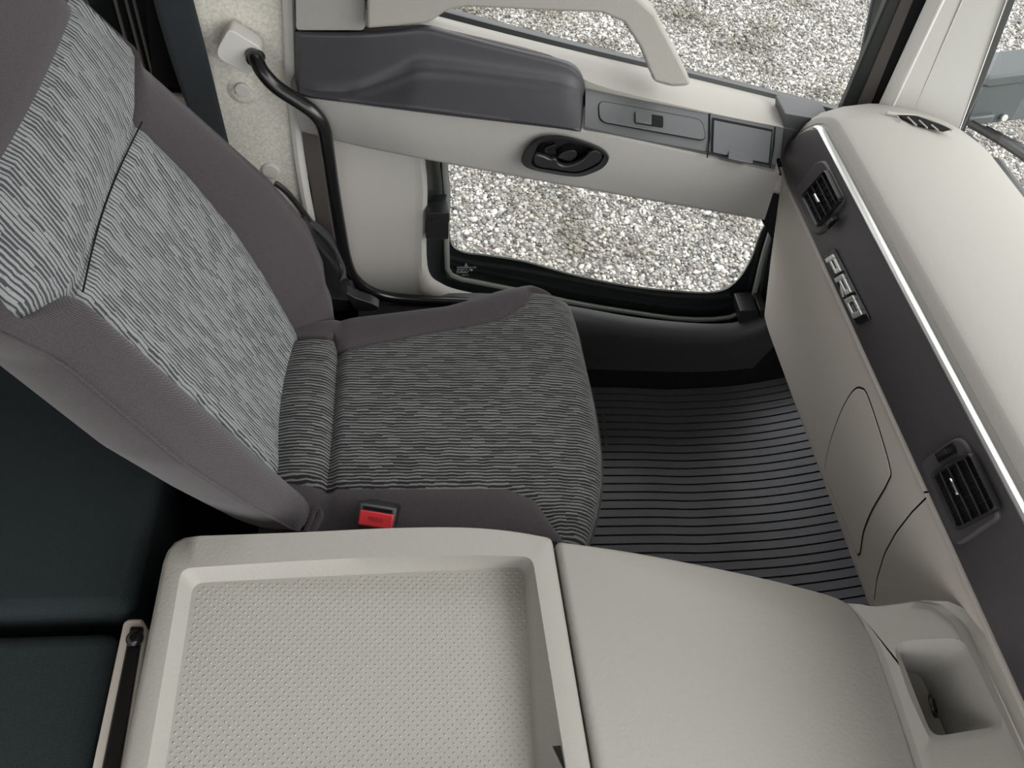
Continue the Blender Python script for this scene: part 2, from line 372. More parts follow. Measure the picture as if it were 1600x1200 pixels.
# pull handle
hp = [(573, -150), (573, 46), (620, 42), (665, 37), (678, 32), (700, 17), (730, 12), (880, 19), (940, 21), (975, 36), (1000, 75), (1013, 108), (1022, 128), (1050, 135), (1079, 134), (1079, 128), (1060, 90), (1024, 22), (985, -14), (940, -32), (820, -40), (720, -46), (690, -150)]
prism('pull_handle', [Yp(x, y, 1.0) for x, y in hp], (0, .034, 0), LIGHT, door, bevel=.010, bseg=4)
prism('handle_foot', fillet([Yp(*p, 1.004) for p in ((1014, 105), (1066, 105), (1079, 134), (1050, 136), (1020, 127))], .01), (0, .075, 0), LIGHT, door, bevel=.006, bseg=3)

# charcoal armrest pad
ptop = resample(crom([Vector((p[0], p[1], 0)) for p in ((461, 47), (520, 48), (575, 47), (620, 43), (664, 38), (700, 46), (760, 62), (820, 77), (872, 90), (898, 101), (911, 118), (915, 138))], 5), 70)
pbot = resample([Vector((p[0], p[1], 0)) for p in ((462, 150), (490, 157), (640, 175), (780, 192), (912, 208))], 70)
rows = 34; V = []; F = []
for r in range(rows+1):
    t = r/rows
    for i in range(70):
        s = i/69; q = ptop[i].lerp(pbot[i], t); X_ = q.x
        tr = interp([(461, .86), (540, .84), (600, .66), (650, .50), (720, .44), (860, .36), (915, .30)], X_)
        yb = interp([(461, 1.0), (560, .992), (640, .975), (912, .952)], X_)
        yt = interp([(461, 1.012), (570, 1.012), (660, 1.028), (915, 1.03)], X_)
        yr = interp([(461, 1.012), (560, 1.012), (640, 1.02), (915, 1.022)], X_)
        if t < tr: y = yt+(yr-yt)*(t/tr)
        else: y = yr+(yb-yr)*((t-tr)/(1-tr))**.85
        # soft convex ridge and rounded outer edges
        y -= .006*math.exp(-((t-tr)/.09)**2)*interp([(461, 0), (540, .5), (640, 1), (900, .7), (915, .3)], X_)
        e = min(t*12, (1-t)*16, s*60, (1-s)*40)
        if e < 1: y += .020*(1-math.sqrt(1-(1-e)**2))
        V.append(Yp(q.x, q.y, y))
    if r:
        for i in range(69): F.append([(r-1)*70+i, (r-1)*70+i+1, r*70+i+1, r*70+i])
nv = len(V); bd = list(range(70))+[r*70+69 for r in range(1, rows+1)]+[rows*70+i for i in range(68, -1, -1)]+[r*70 for r in range(rows-1, 0, -1)]
for b_ in bd: V.append(V[b_]+Vector((0, .05, -.012)))
for k in range(len(bd)): k2 = (k+1) % len(bd); F.append([bd[k], bd[k2], nv+k2, nv+k])
mk('armrest_pad', V, F, PAD, door, angle=60)

# middle grey band under the armrest
b0 = curve([(455, 146, 1.012), (540, 162, .998), (700, 180, .985), (912, 207, .962), (1105, 246, .960), (1214, 270, .960)], N)
b1 = curve([(470, 205, 1.02), (545, 224, 1.012), (600, 236, 1.0), (672, 250, .985), (800, 274, .975), (1000, 310, .970), (1191, 343, .970)], N)
bt = [p+Vector((0, .05, .01)) for p in b0]
ho = [(135, 460), (200, 300), (350, 160), (550, 105), (800, 120), (1100, 200), (1330, 300), (1425, 410), (1400, 510), (1290, 600), (1050, 690), (850, 695), (600, 660), (300, 600), (165, 540)]
hpx = [(800+x/9.41, 200+y/9.41) for x, y in ho]; hcx = sum(p[0] for p in hpx)/len(hpx); hcy = sum(p[1] for p in hpx)/len(hpx)
hpx = [(hcx+(x-hcx)*.93, hcy+(y-hcy)*.93) for x, y in hpx]
def proj(p):
    c = RM.T @ (np.array(p)-CAM); return 800+FPX*c[0]/-c[2], 600-FPX*c[1]/-c[2]
def inpoly(x, y, P):
    r = False
    for (x0, y0), (x1, y1) in zip(P, P[1:]+P[:1]):
        if (y0 > y) != (y1 > y) and x < (x1-x0)*(y-y0)/(y1-y0)+x0: r = not r
    return r
b0 = resample(b0, 180); b1 = resample(b1, 180)
bt = [p+Vector((0, .05, .01)) for p in b0]
bl = [p+Vector((0, .006, -.005)) for p in b1]
bu = [Vector((p.x, 1.075, p.z-.004)) for p in b1]
rw = [bt]+[[a.lerp(b, k/18)+Vector((0, -.004*math.sin(math.pi*k/18), 0)) for a, b in zip(b0, b1)] for k in range(19)]+[bl, bu]
V = [p for r in rw for p in r]; F = []
for r in range(len(rw)-1):
    for i in range(179):
        q = [r*180+i, r*180+i+1, (r+1)*180+i+1, (r+1)*180+i]
        c = (V[q[0]]+V[q[2]])/2
        if 0 < r < 19 and inpoly(*proj(c), hpx): continue
        F.append(q)
mk('middle_trim', V, F, DOORG, door, angle=50)
prism('end_filler', [Yp(*p, 1.058) for p in ((1195, 190), (1290, 190), (1290, 372), (1205, 372), (1185, 335), (1185, 262))], (0, .01, 0), BLKM, door)
prism('trim_end', [b0[-1], b1[-1], bu[-1], bt[-1]], (.004, 0, 0), DOORG, door)

# switch panel with plate, rocker and ashtray
w0 = curve([(915, 139, 1.032), (1000, 156, 1.032), (1107, 176, 1.032)], 14)
w1 = curve([(914, 198, .966), (1000, 217, .964), (1107, 237, .963)], 14)
w2 = curve([(913, 212, .974), (1000, 230, .973), (1106, 249, .973)], 14)
sw = loft('switch_panel', [[p+Vector((0, .01, -.03)) for p in w0], w0, w1, [a.lerp(b, .5)+Vector((0, -.003, .003)) for a, b in zip(w1, w2)], w2, [p+Vector((0, .03, -.006)) for p in w2]], SWG, door, closed=False, angle=50)
pn = (w0[-1]-w0[0]).cross(w1[0]-w0[0]).normalized()
if pn.z < 0: pn = -pn
PW = lambda x, y, off=0: onpl(x, y, w0[0]+pn*off, pn)
pl = fillet([PW(*p, .0005) for p in ((935, 158), (1096, 188), (1103, 220), (937, 190))], .012, 5)
prism('switch_plate', pl, pn*.0014, SWG, sw, bevel=.0005)
prism('plate_groove', fillet([PW(*p, 0) for p in ((934, 157), (1097, 187), (1104, 221), (936, 191))], .013, 5), pn*.0008, BLKM, sw)
prism('rocker_well', fillet([PW(*p, .0018) for p in ((991, 175), (1036, 182), (1036, 200), (991, 193))], .003, 3), pn*.0008, BLKM, sw)
prism('window_rocker', [PW(*p, .002) for p in ((992, 176), (1017, 180), (1017, 196), (992, 192))], pn*.003, SWG, sw, bevel=.001)
a0 = curve([(1108, 176, 1.032), (1225, 198, 1.032)], 6); a1 = curve([(1108, 237, .963), (1212, 257, .963)], 6); a2 = curve([(1107, 249, .973), (1206, 270, .973)], 6)
ash = loft('ashtray', [[p+Vector((0, .01, -.03)) for p in a0], a0, a1, [a.lerp(b, .5)+Vector((0, -.003, .003)) for a, b in zip(a1, a2)], a2, [p+Vector((0, .03, -.006)) for p in a2]], SWG, door, closed=False, angle=50)
prism('ashtray_gap', [PW(*p, .0006) for p in ((1113, 184), (1207, 203), (1202, 258), (1112, 240))], pn*.001, BLKM, ash)
lidp = [PW(*p, .001) for p in ((1115, 189), (1205, 207), (1200, 256), (1113, 239))]
prism('ashtray_lid', lidp, pn*.0022, SWG, ash, bevel=.001)
prism('lid_tab', [PW(*p, .003) for p in ((1138, 238), (1176, 246), (1174, 258), (1136, 250))], pn*.004, SWG, ash, bevel=.001)
tube('frame_line', [PW(1109, 178, .001), PW(1109, 215, .001), PW(1105, 246, .001)], .0012, BLKM, ash, seg=6, n=0)
tube('frame_line', [PW(1211, 199, .001), PW(1209, 230, .001), PW(1203, 262, .001)], .0012, BLKM, ash, seg=6, n=0)

# inner door release: bezel, scoop, lever
def hq(x, y, yy): return Yp(800+x/9.41, 200+y/9.41, yy)
ho = [(135, 460), (200, 300), (350, 160), (550, 105), (800, 120), (1100, 200), (1330, 300), (1425, 410), (1400, 510), (1290, 600), (1050, 690), (850, 695), (600, 660), (300, 600), (165, 540)]
hi = [(290, 480), (330, 370), (400, 230), (560, 195), (760, 195), (1040, 255), (1230, 330), (1345, 400), (1335, 460), (1240, 560), (1020, 655), (850, 665), (620, 630), (380, 590), (300, 540)]
hy = .957
l0 = crom([hq(*p, hy+.030) for p in ho], 4, True); l1 = crom([hq(*p, hy) for p in ho], 4, True)
ctr = sum(l1, Vector())/len(l1)
l1b = [ctr+(p-ctr)*.97+Vector((0, -.004, 0)) for p in l1]
l2 = crom([hq(*p, hy-.003) for p in hi], 4, True); l3 = crom([hq(*p, hy+.004) for p in hi], 4, True)
l4 = [p+Vector((0, .024, .002)) for p in l3]
bez = loft('release_bezel', [l0, l1, l1b, l2, l3, l4], BLK, door, cap1=True, angle=50)
lv = [(312, 500), (345, 390), (480, 425), (560, 460), (640, 455), (690, 530), (780, 560), (900, 540), (1040, 470), (1120, 390), (1180, 340), (1260, 335), (1325, 395), (1310, 480), (1220, 550), (1020, 640), (850, 650), (620, 615), (390, 575)]
prism('release_lever', crom([hq(*p, hy-.002) for p in lv], 3, True), (0, .008, 0), BLK, bez, bevel=.002)
prism('scoop_tongue', crom([hq(*p, hy+.010) for p in ((670, 430), (760, 360), (900, 330), (960, 400), (860, 490), (740, 460))], 4, True), (0, .018, 0), BLK, bez, bevel=.002)
prism('lock_knob', fillet([hq(*p, hy+.008) for p in ((470, 300), (640, 240), (650, 380), (520, 440), (480, 400))], .003, 3), (0, .006, 0), BLKG, bez, bevel=.0015)

# lower door skin and kick window
def wl(pts, yy): return crom([Yp(x, y, yy) for x, y in pts], 5, True)
g  = [(704, 300), (704, 236), (760, 238), (1000, 290), (1230, 330), (1193, 352), (1172, 405), (1148, 440), (1115, 455), (1050, 453), (980, 445), (900, 429), (820, 407), (760, 397), (722, 391), (704, 372)]
s1_ = [(692, 300), (692, 232), (755, 228), (1000, 280), (1250, 325), (1215, 355), (1196, 420), (1180, 478), (1140, 502), (1070, 505), (985, 494), (900, 480), (820, 462), (755, 449), (705, 436), (692, 400)]
s2_ = [(668, 300), (670, 222), (750, 215), (1000, 265), (1275, 318), (1235, 360), (1215, 430), (1200, 495), (1150, 516), (1070, 517), (985, 506), (900, 491), (820, 477), (740, 465), (690, 450), (668, 420)]
s3_ = [(654, 300), (655, 205), (745, 200), (1000, 250), (1300, 310), (1255, 362), (1240, 440), (1225, 515), (1160, 532), (1070, 531), (985, 520), (900, 505), (820, 492), (735, 479), (675, 466), (653, 440)]
kw = loft('kick_window_band', [wl(g, 1.118), wl(s1_, 1.112), wl(s2_, 1.112)], BAND, door)
loft('glass_edge_line', [wl(g, 1.117), [p+Vector((0, -.003, -.002)) for p in wl(g, 1.117)], [p.lerp(sum(wl(g, 1.117), Vector())/80, -.012) for p in wl(g, 1.115)]], SEALG, kw)
prism('kick_window_glass', wl(g, 1.121), (0, .003, 0), GLASS, kw)
m1 = wl(s1_, 1.112); c1_ = sum(m1, Vector())/len(m1)
gcx, gcy = 940, 380
bead = [(x+(6 if x < 700 else -7 if x > 1160 else 0), y-(6 if y > 390 else 0)) for x, y in s1_]
tube('window_bead', wl(bead, 1.098)[::2], .0052, SEALG, kw, seg=8, closed=True, n=0)
loft('window_gasket', [[p+Vector((0, -.006, 0)) for p in m1], [a.lerp(b, .55)+Vector((0, -.004, 0)) for a, b in zip(m1, wl(s2_, 1.078))], wl(s2_, 1.066), wl(s2_, 1.08)], SEAL, kw, angle=60)
# pale flange and lower trim panel: from the gasket outwards
outer = [(490, 300), (470, 195), (700, 190), (1000, 240), (1330, 300), (1300, 370), (1290, 450), (1235, 520), (1165, 533), (1070, 533), (985, 522), (900, 508), (820, 505), (730, 500), (600, 480), (520, 450)]
f2 = wl(s2_, 1.058); f3 = wl(s3_, 1.052)
loft('lower_trim', [[p+Vector((0, .012, 0)) for p in f2], f2, [a.lerp(b, .5)+Vector((0, -.006, 0)) for a, b in zip(f2, f3)], f3, [p+(p-c1_)*.02+Vector((0, .004, 0)) for p in f3], wl(outer, 1.056)], DOORL, door, angle=60)
# taupe door edge beside the pillar
prism('door_edge', [Yp(*p, 1.05) for p in ((461, 155), (500, 160), (508, 250), (518, 330), (532, 420), (560, 470), (505, 470), (496, 380), (486, 300), (470, 220))], (0, .012, 0), EDGE, door, bevel=.004)
# window clips
def clip(pts, y0, dp, extra):
    c = prism('window_clip', fillet([Yp(*p, y0) for p in pts], .004, 3), (0, dp, 0), BLK, door, bevel=.003)
    extra(c)
clip(((667, 334), (701, 334), (701, 374), (665, 374)), 1.04, .05, lambda c: (prism('clip_cap', fillet([Yp(*p, 1.036) for p in ((668, 333), (702, 333), (702, 348), (667, 348))], .003, 3), (0, .03, 0), BLK, c, bevel=.003), disc('clip_screw', Yp(675, 343, 1.035), (0, -1, 0), .002, .001, BLKM, c, seg=10)))
clip(((1156, 486), (1184, 484), (1188, 500), (1180, 508), (1155, 507)), 1.05, .05, lambda c: prism('clip_lever', fillet([Yp(*p, 1.045) for p in ((1187, 485), (1200, 485), (1206, 508), (1190, 510))], .003, 3), (0, .05, 0), BLK, c, bevel=.003))
# safety mark printed on the glass band
em = kw
def mark(name, polys, col=PRINT):
    V = []; F = []
    for P in polys:
        k = len(V); q = [Yp(x, y, 1.108) for x, y in P]; V += q + [p+Vector((0, .0006, 0)) for p in q]; n = len(P)
        F += [list(range(k, k+n)), list(range(k+2*n-1, k+n-1, -1))]
    return mk(name, V, F, col, em, smooth=False)
cx, cy = 728.4, 414.4
def rh(a, L=3.0, W=1.05):
    a = math.radians(a); d = (math.cos(a), math.sin(a)); e = (-d[1], d[0])
    return [(cx, cy), (cx+d[0]*L/2+e[0]*W, cy+d[1]*L/2+e[1]*W), (cx+d[0]*L, cy+d[1]*L), (cx+d[0]*L/2-e[0]*W, cy+d[1]*L/2-e[1]*W)]
mark('three_diamond_mark', [rh(-90), rh(30), rh(150)])
bars = []
for (y0, xs, xe, hgt) in ((417.2, 714, 743.5, 1.8), (420.4, 714, 733, 1.5), (423.0, 713.5, 732.5, 1.7), (425.2, 713.5, 732.5, 1.7), (429.5, 720.5, 731.5, 1.1)):
    x = xs
    while x < xe:
        wd = random.uniform(.55, 1.15)
        if random.random() < .85: bars.append([(x, y0), (x+wd, y0), (x+wd, y0+hgt*random.uniform(.6, 1)), (x, y0+hgt*random.uniform(.6, 1))])
        x += wd+random.uniform(.35, .7)
mark('safety_print', bars)
mark('approval_disc', [[(736.5+2.3*math.cos(k*.524), 421.8+1.8*math.sin(k*.524)) for k in range(12)]])
# dark kick panel below the window
k0 = curve([(560, 478, 1.036), (760, 470, 1.036), (900, 491, 1.036), (1000, 508, 1.036), (1100, 517, 1.036), (1160, 514, 1.036), (1205, 496, 1.036), (1250, 470, 1.036)], N)
k1 = curve([(560, 520, 1.03), (760, 512, 1.03), (900, 520, 1.03), (1000, 533, 1.03), (1100, 542, 1.03), (1160, 536, 1.03), (1205, 520, 1.03), (1250, 500, 1.03)], N)
k2 = [Vector((p.x, 1.045, p.z-.05)) for p in k1]; k3 = [Vector((p.x, 1.10, .035)) for p in k1]; k4 = [Vector((p.x, 1.105, -.01)) for p in k1]
loft('kick_panel', [[p+Vector((0, .02, 0)) for p in k0], k0, [a.lerp(b, .5)+Vector((0, -.008, .008)) for a, b in zip(k0, k1)], k1, k2, k3, k4], KICK, door, closed=False, angle=60)
prism('inner_skin', [Vector((-.30, 1.088, -.02)), Vector((1.0, 1.088, -.02)), Vector((1.0, 1.088, .20)), Vector((.06, 1.088, .20)), Vector((.04, 1.088, .48)), Vector((-.30, 1.088, .48))], (0, .01, 0), BLKM, door)
# upper side glass and its front edge seals
up = [Yp(560, -10, 1.135), Yp(1345, 180, 1.135)]
prism('side_glass', [up[0]+Vector((0, 0, -.03)), up[1]+Vector((0, 0, -.03)), Vector((up[1].x-.04, 1.10, 1.52)), Vector((-.14, 1.10, 1.52))], (0, .003, 0), GLASS, door)
def strip(name, pa, pb, m, parent, up_to=1.55, th=.02):
    """vertical strip along two pixel lines, each ((x0,y0),(x1,y1),y)"""
    def ln(l):
        a, b = Yp(*l[0], l[2]), Yp(*l[1], l[2]); t = (up_to-a.z)/(b.z-a.z); return a-(b-a)*.12, a+(b-a)*t
    A, B = ln(pa), ln(pb)
    P = [A[0], B[0], B[1], A[1]]
    nn = (P[1]-P[0]).cross(P[3]-P[0]).normalized()
    if nn.y < 0: nn = -nn
    return prism(name, P, nn*th, m, parent, bevel=.003)
strip('front_seal', ((1308, 185), (1386, 0), 1.09), ((1334, 185), (1411, 0), 1.085), SEAL, door)
strip('front_seal', ((1330, 185), (1407, 0), 1.084), ((1352, 185), (1427, 0), 1.076), EDGE, door)
strip('front_seal', ((1346, 185), (1420, 0), 1.079), ((1370, 185), (1452, 0), 1.072), BLKM, door)
strip('glass_channel', ((1344, 95), (1362, 10), 1.145), ((1364, 95), (1396, 10), 1.145), TEAL, door, th=.01)
prism('mirror_corner_block', fillet([Yp(*p, 1.03) for p in ((1226, 177), (1300, 190), (1300, 240), (1222, 250))], .004, 3), (0, .05, 0), SWG, door, bevel=.004)

# ------------------------------------------------------------------ A-pillar trim
ap = empty('trim_2'); tag(ap, 'smooth pale grey windscreen pillar rising from the dashboard corner', 'pillar', kind='structure')
strip('door_side_face', ((1362, 184), (1446, 0), 1.065), ((1391, 172), (1472, 0), 1.035), PILLAR, ap)
strip('front_face', ((1388, 176), (1470, 0), 1.036), ((1424, 190), (1506, 0), 1.031), PILLAR, ap)
strip('main_face', ((1421, 190), (1503, 0), 1.031), ((1500, 208), (1575, 0), 1.018), PILLAR, ap)
strip('glass_seal', ((1494, 208), (1569, 0), 1.024), ((1507, 210), (1588, 0), 1.038), SEAL, ap)

# ------------------------------------------------------------------ windscreen
ws = empty('window_1'); tag(ws, 'clear windscreen glass in front of the dashboard', 'windscreen', kind='structure')
wv = []; R_ = 12
for r in range(2):
    for i in range(R_+1):
        y = 1.03-1.5*i/R_; bow = .035*(1-((y-.28)/.75)**2)
        wv.append((.875+bow-.13*r, y, .735 if r == 0 else 1.58))
mk('glass', wv, [[i, i+1, R_+2+i, R_+1+i] for i in range(R_)], GLASS, ws, solid=.004)
tube('lower_seal', [Vector((.885+.035*(1-((y-.28)/.75)**2), y, .735)) for y in np.linspace(1.03, -.47, 13)], .010, SEAL, ws, n=0)
box('cowl_panel', (.955, .28, .62), (.12, 1.6, .12), BLK, ws, bevel=.02)
box('front_panel', (.985, .28, .12), (.04, 1.66, .95), PILLAR, ws, bevel=.02)

# ------------------------------------------------------------------ dashboard
dash = empty('dashboard'); tag(dash, 'grey dashboard with charcoal fascia, silver strip and square air vents', 'dashboard')
YE = 1.0
ys = list(np.linspace(-.42, .90, 34))+list(np.linspace(.92, 1.05, 18))
def edx(y):   # the end of the dash rounds away from the door
    t = max(0, (y-.97)/.08); return .010*t*t
def edz(y):
    t = max(0, (y-.95)/.10); return -.115*t**1.6
CH = (.592, .782); FL = (.602, .662)
# top pad
prof = [(.600, .780), (.603, .789), (.610, .796), (.622, .801), (.65, .805), (.69, .806), (.74, .803), (.79, .795), (.83, .784), (.855, .772), (.875, .75), (.885, .71)]
loops = []
for y in ys:
    L_ = []
    for i, (x, z) in enumerate(prof):
        k = i/(len(prof)-1)
        sh = max(0, (y-.93)/.10)
        xx = x+edx(y)*(1-k)*.9-.075*sh*sh*k**2+.02*(1-((y-.28)/.75)**2)*k
        L_.append(Vector((xx, y, z+edz(y)*(1-k)**1.6)))
    loops.append(L_)
loops.append([p+Vector((.012, .012, -.02)) for p in loops[-1]]); loops.append([p+Vector((0, .004, -.08)) for p in loops[-1]])
loft('top_pad', loops, DASHTOP, dash, closed=False, angle=50)
BANDM = mat('dash_edge_band', rgb(142, 138, 134), .65, .25, grain=(900, .4))
loft('edge_band', [[p+Vector((-.0006, 0, .0008)) for p in (l[1], l[2], l[2].lerp(l[3], .35))] for l in loops[:-5]], BANDM, dash, closed=False)
# fascia
loops = []
for y in ys:
    dx = edx(y); dz = edz(y)
    pr = [(CH[0]+.03, CH[1]-.004), (CH[0]+.001, CH[1]-.002), (CH[0], CH[1]-.006), (.5*(CH[0]+FL[0])-.002, .5*(CH[1]+FL[1])), (FL[0]-.001, FL[1]+.004), (FL[0]+.002, FL[1]), (FL[0]+.03, FL[1])]
    loops.append([Vector((x+dx, y, FL[1]+(z-FL[1])*(1+dz/(CH[1]-FL[1])))) for x, z in pr])
e = loops[-1]; loops.append([p+Vector((.05, .004, 0)) for p in e])
loft('fascia', loops, FASC, dash, closed=False, angle=50)
# silver strip
sy = [y for y in ys if y < .972]
loops = []
for y in sy:
    dx = edx(y); dz = edz(y)
    c = Vector((CH[0]+dx-.001, y, CH[1]+dz+.001))
    loops.append([c+Vector(v) for v in ((-.001, 0, -.002), (-.0025, 0, .001), (-.001, 0, .004), (.003, 0, .005), (.006, 0, .004), (.005, 0, -.003))])
loft('silver_strip', loops, SATIN, dash, cap0=True, cap1=True, angle=40)
# lower panels: plane from just below the fascia to the open footwell
LT = (.612, .645); LB = (.706, .315)
ln_ = Vector((-(LT[1]-LB[1]), 0, -(LB[0]-LT[0]))).normalized()
if ln_.x > 0: ln_ = -ln_
PL = lambda x, y, off=0: onpl(x, y, Vector((LT[0], 0, LT[1]))+ln_*off, ln_)
seam = [PL(*p) for p in ((1453, 772), (1425, 800), (1400, 832), (1382, 865), (1370, 905), (1365, 945))]
sy_z = sorted([(p.z, p.y) for p in seam])
def yseam(z): return interp(sy_z, z)
zs = list(np.linspace(LT[1], LB[1], 26))
def lower(name, ya, yb, m):
    rows_ = []
    for z in zs:
        x = LT[0]+(LT[1]-z)/(LT[1]-LB[1])*(LB[0]-LT[0]); a = ya(z); b = yb(z)
        # flare: end by the door drops back
        row = []
        for k in range(25):
            y = a+(b-a)*k/24
            dx = edx(y)*(.6 if y > .9 else 0)
            row.append(Vector((x+dx, y, z)))
        rows_.append(row)
    top = [p+Vector((-.010, 0, .012)) for p in rows_[0]]; top2 = [p+Vector((.02, 0, .006)) for p in top]
    bt1 = [p+Vector((.008, 0, -.012)) for p in rows_[-1]]; bt2 = [p+Vector((.06, 0, -.008)) for p in bt1]
    return loft(name, [top2, top]+rows_+[bt1, bt2], m, dash, closed=False, angle=40)
lp = lower('lower_panel', lambda z: yseam(z)+.0012, lambda z: 1.035-max(0, .45-z)*.05, LOWERG)
cp = lower('centre_lower_panel', lambda z: -.42, lambda z: yseam(z)-.0012, LOWERG)
bk = [Vector((LT[0]+.012, -.42, LT[1])), Vector((LB[0]+.012, -.42, LB[1])), Vector((LB[0]+.012, 1.0, LB[1])), Vector((LT[0]+.012, 1.0, LT[1]))]
prism('seam_backing', bk, (.004, 0, 0), BLKM, dash)
# fuse-box lid on the lower panel
lid = [(1333, 612), (1345, 608), (1357, 625), (1388, 725), (1386, 752), (1362, 795), (1348, 830), (1340, 866), (1320, 815), (1291, 745), (1294, 705), (1305, 668), (1318, 636)]
l_a = crom([PL(*p, .0011) for p in lid], 4, True)
cl = sum(l_a, Vector())/len(l_a)
lg = []
for i, p in enumerate(l_a):
    tg = (l_a[(i+1) % len(l_a)]-l_a[i-1]).normalized(); nn = tg.cross(ln_)
    if nn.dot(p-cl) < 0: nn = -nn
    lg.append(p+nn*.0026-ln_*.0008)
prism('access_lid_gap', lg, ln_*.0004, BLKM, lp)
prism('access_lid', [p-ln_*.0009 for p in l_a], ln_*.0012, LOWERG, lp, bevel=.0004)

# vents
FN = Vector((-(CH[1]-FL[1]), 0, (CH[0]-FL[0]))).normalized()
PF = lambda x, y, off=0: onpl(x, y, Vector((CH[0], 0, CH[1]-.002))+FN*off, FN)
def bil(q, a, b): return (q[0]*(1-a)+q[1]*a)*(1-b)+(q[3]*(1-a)+q[2]*a)*b
def vent(hous, gr, wheel, nb, wheel_first, tabpos):
    hN = len(hous)
    c = sum((PF(*p) for p in hous), Vector())/hN
    h0 = fillet([PF(*p, -.002) for p in hous], .012, 4)
    h1 = fillet([c+(PF(*p, .006)-c)*.95 for p in hous], .012, 4)
    v = prism('air_vent', h0, FN*.008, FASC, dash, bevel=.003)
    G = [PF(*p, .006) for p in gr]
    go = fillet(G, .006, 4); gc = sum(G, Vector())/4
    gi = [gc+(p-gc)*.90 for p in go]
    loft('grille_frame', [[p-FN*.001 for p in go], [p+FN*.0045 for p in go], [p+FN*.006 for p in [gc+(q-gc)*.96 for q in go]], [p+FN*.004 for p in gi], [p+FN*.0005 for p in gi]], BLK, v, angle=50)
    prism('grille_well', [p+FN*.0004 for p in gi], FN*.0003, BLKM, v)
    Gi = [gc+(p-gc)*.92 for p in G]
    e1 = (Gi[1]-Gi[0]).normalized(); e2 = (Gi[3]-Gi[0]).normalized()
    for k in range(nb):
        a = (k+.75)/(nb+.5)
        A = bil(Gi, a, .0); B = bil(Gi, a, 1.0)
        dn = (B-A).normalized()
        prism('blade', [A+FN*.0015, B+FN*.0015, B+FN*.0050+e1*.0022, A+FN*.0050+e1*.0022], e1*.0016, FASC, v)
    for k in range(4):
        b_ = (k+1)/5
        A = bil(Gi, 0, b_)+FN*.0008; B = bil(Gi, 1, b_)+FN*.0008
        prism('rear_vane', [A, B, B+FN*.0012, A+FN*.0012], e2*.0007, BLK, v)
    T = bil(Gi, *tabpos)+FN*.006
    box('vent_tab', T, (.0055, .020, .006), CHROME, v, axes=(e1, e2, FN), bevel=.0015)
    W = PF(*wheel, .0085)
    well = box('wheel_well', W, (.034, .012, .002), BLKM, v, axes=(e1, e2, FN), bevel=.0009)
    seg = 22; u = e1; V = []; 
    V0 = []; V1 = []
    for q in range(seg+1):
        an = math.pi*q/seg; rr = .0140 if q % 2 else .0128
        d = u*math.cos(an)*rr+FN*math.sin(an)*rr*.42
        V0.append(W+d-e2*.003); V1.append(W+d+e2*.003)
    loft('thumb_wheel', [V0, V1], BLK, v, closed=False, cap0=True, cap1=True, smooth=False)
    return v
vent([(1247, 300), (1282, 252), (1296, 250), (1327, 312), (1290, 366), (1279, 368)], [(1256, 306), (1294, 264), (1318, 312), (1281, 356)], (1301, 346), 4, False, (.45, .45))
vent([(1446, 722), (1503, 681), (1519, 690), (1574, 808), (1508, 852), (1496, 846)], [(1459, 740), (1522, 705), (1566, 795), (1499, 830)], (1477, 708), 4, True, (.42, .38))

# badge
BC = [PF(*p, .0) for p in ((1292, 399), (1308, 388), (1364, 498), (1344, 508))]
badge = prism('badge_plate', fillet(BC, .004, 4), FN*.005, BLKG, dash, bevel=.0015)
b_o = BC[0]; b_r = (BC[3]-BC[0]); b_u = (BC[1]-BC[0])
def bq(u, v, off): return b_o+b_r*u+b_u*v+FN*off
def letter(name, strokes):
    V = []; F = []
    for P in strokes:
        k = len(V); n = len(P)
        V += [bq(u, v, .005) for u, v in P]+[bq(u, v, .0085) for u, v in P]
        F += [list(range(k, k+n)), list(range(k+2*n-1, k+n-1, -1))]+[[k+i, k+(i+1) % n, k+n+(i+1) % n, k+n+i] for i in range(n)]
    mk(name, V, F, SATIN, badge, smooth=False, bevel=.0008)
def rc(a, b, c, d): return [(a, c), (b, c), (b, d), (a, d)]
letter('letter_p', [rc(.07, .13, .12, .88), rc(.13, .32, .70, .88), rc(.26, .32, .52, .70), rc(.13, .32, .36, .52)])
letter('letter_r', [rc(.36, .42, .12, .88), rc(.42, .62, .70, .88), rc(.56, .62, .52, .70), rc(.42, .62, .36, .52), [(.47, .36), (.55, .36), (.63, .12), (.55, .12)]])
letter('letter_o', [rc(.66, .72, .12, .88), rc(.86, .92, .12, .88), rc(.72, .86, .70, .88), rc(.72, .86, .12, .30)])
# demister outlet at the pillar foot
dv = [Z(*p, .806) for p in ((1402, 182), (1424, 180), (1486, 203), (1474, 206), (1430, 196))]
dm = prism('demister_outlet', dv, (0, 0, .002), BLKM, dash)
for a, b in (((1402, 182), (1408, 190)), ((1418, 183), (1432, 196)), ((1436, 188), (1449, 200)), ((1455, 195), (1466, 204))):
    tube('demister_rib', [Z(*a, .809), Z(*b, .808)], .0012, DASHTOP, dm, seg=6, n=0)
tube('demister_lip', [Z(*p, .807) for p in ((1385, 176), (1404, 179), (1432, 181), (1462, 191), (1488, 203))], .0025, DASHTOP, dm, seg=8)

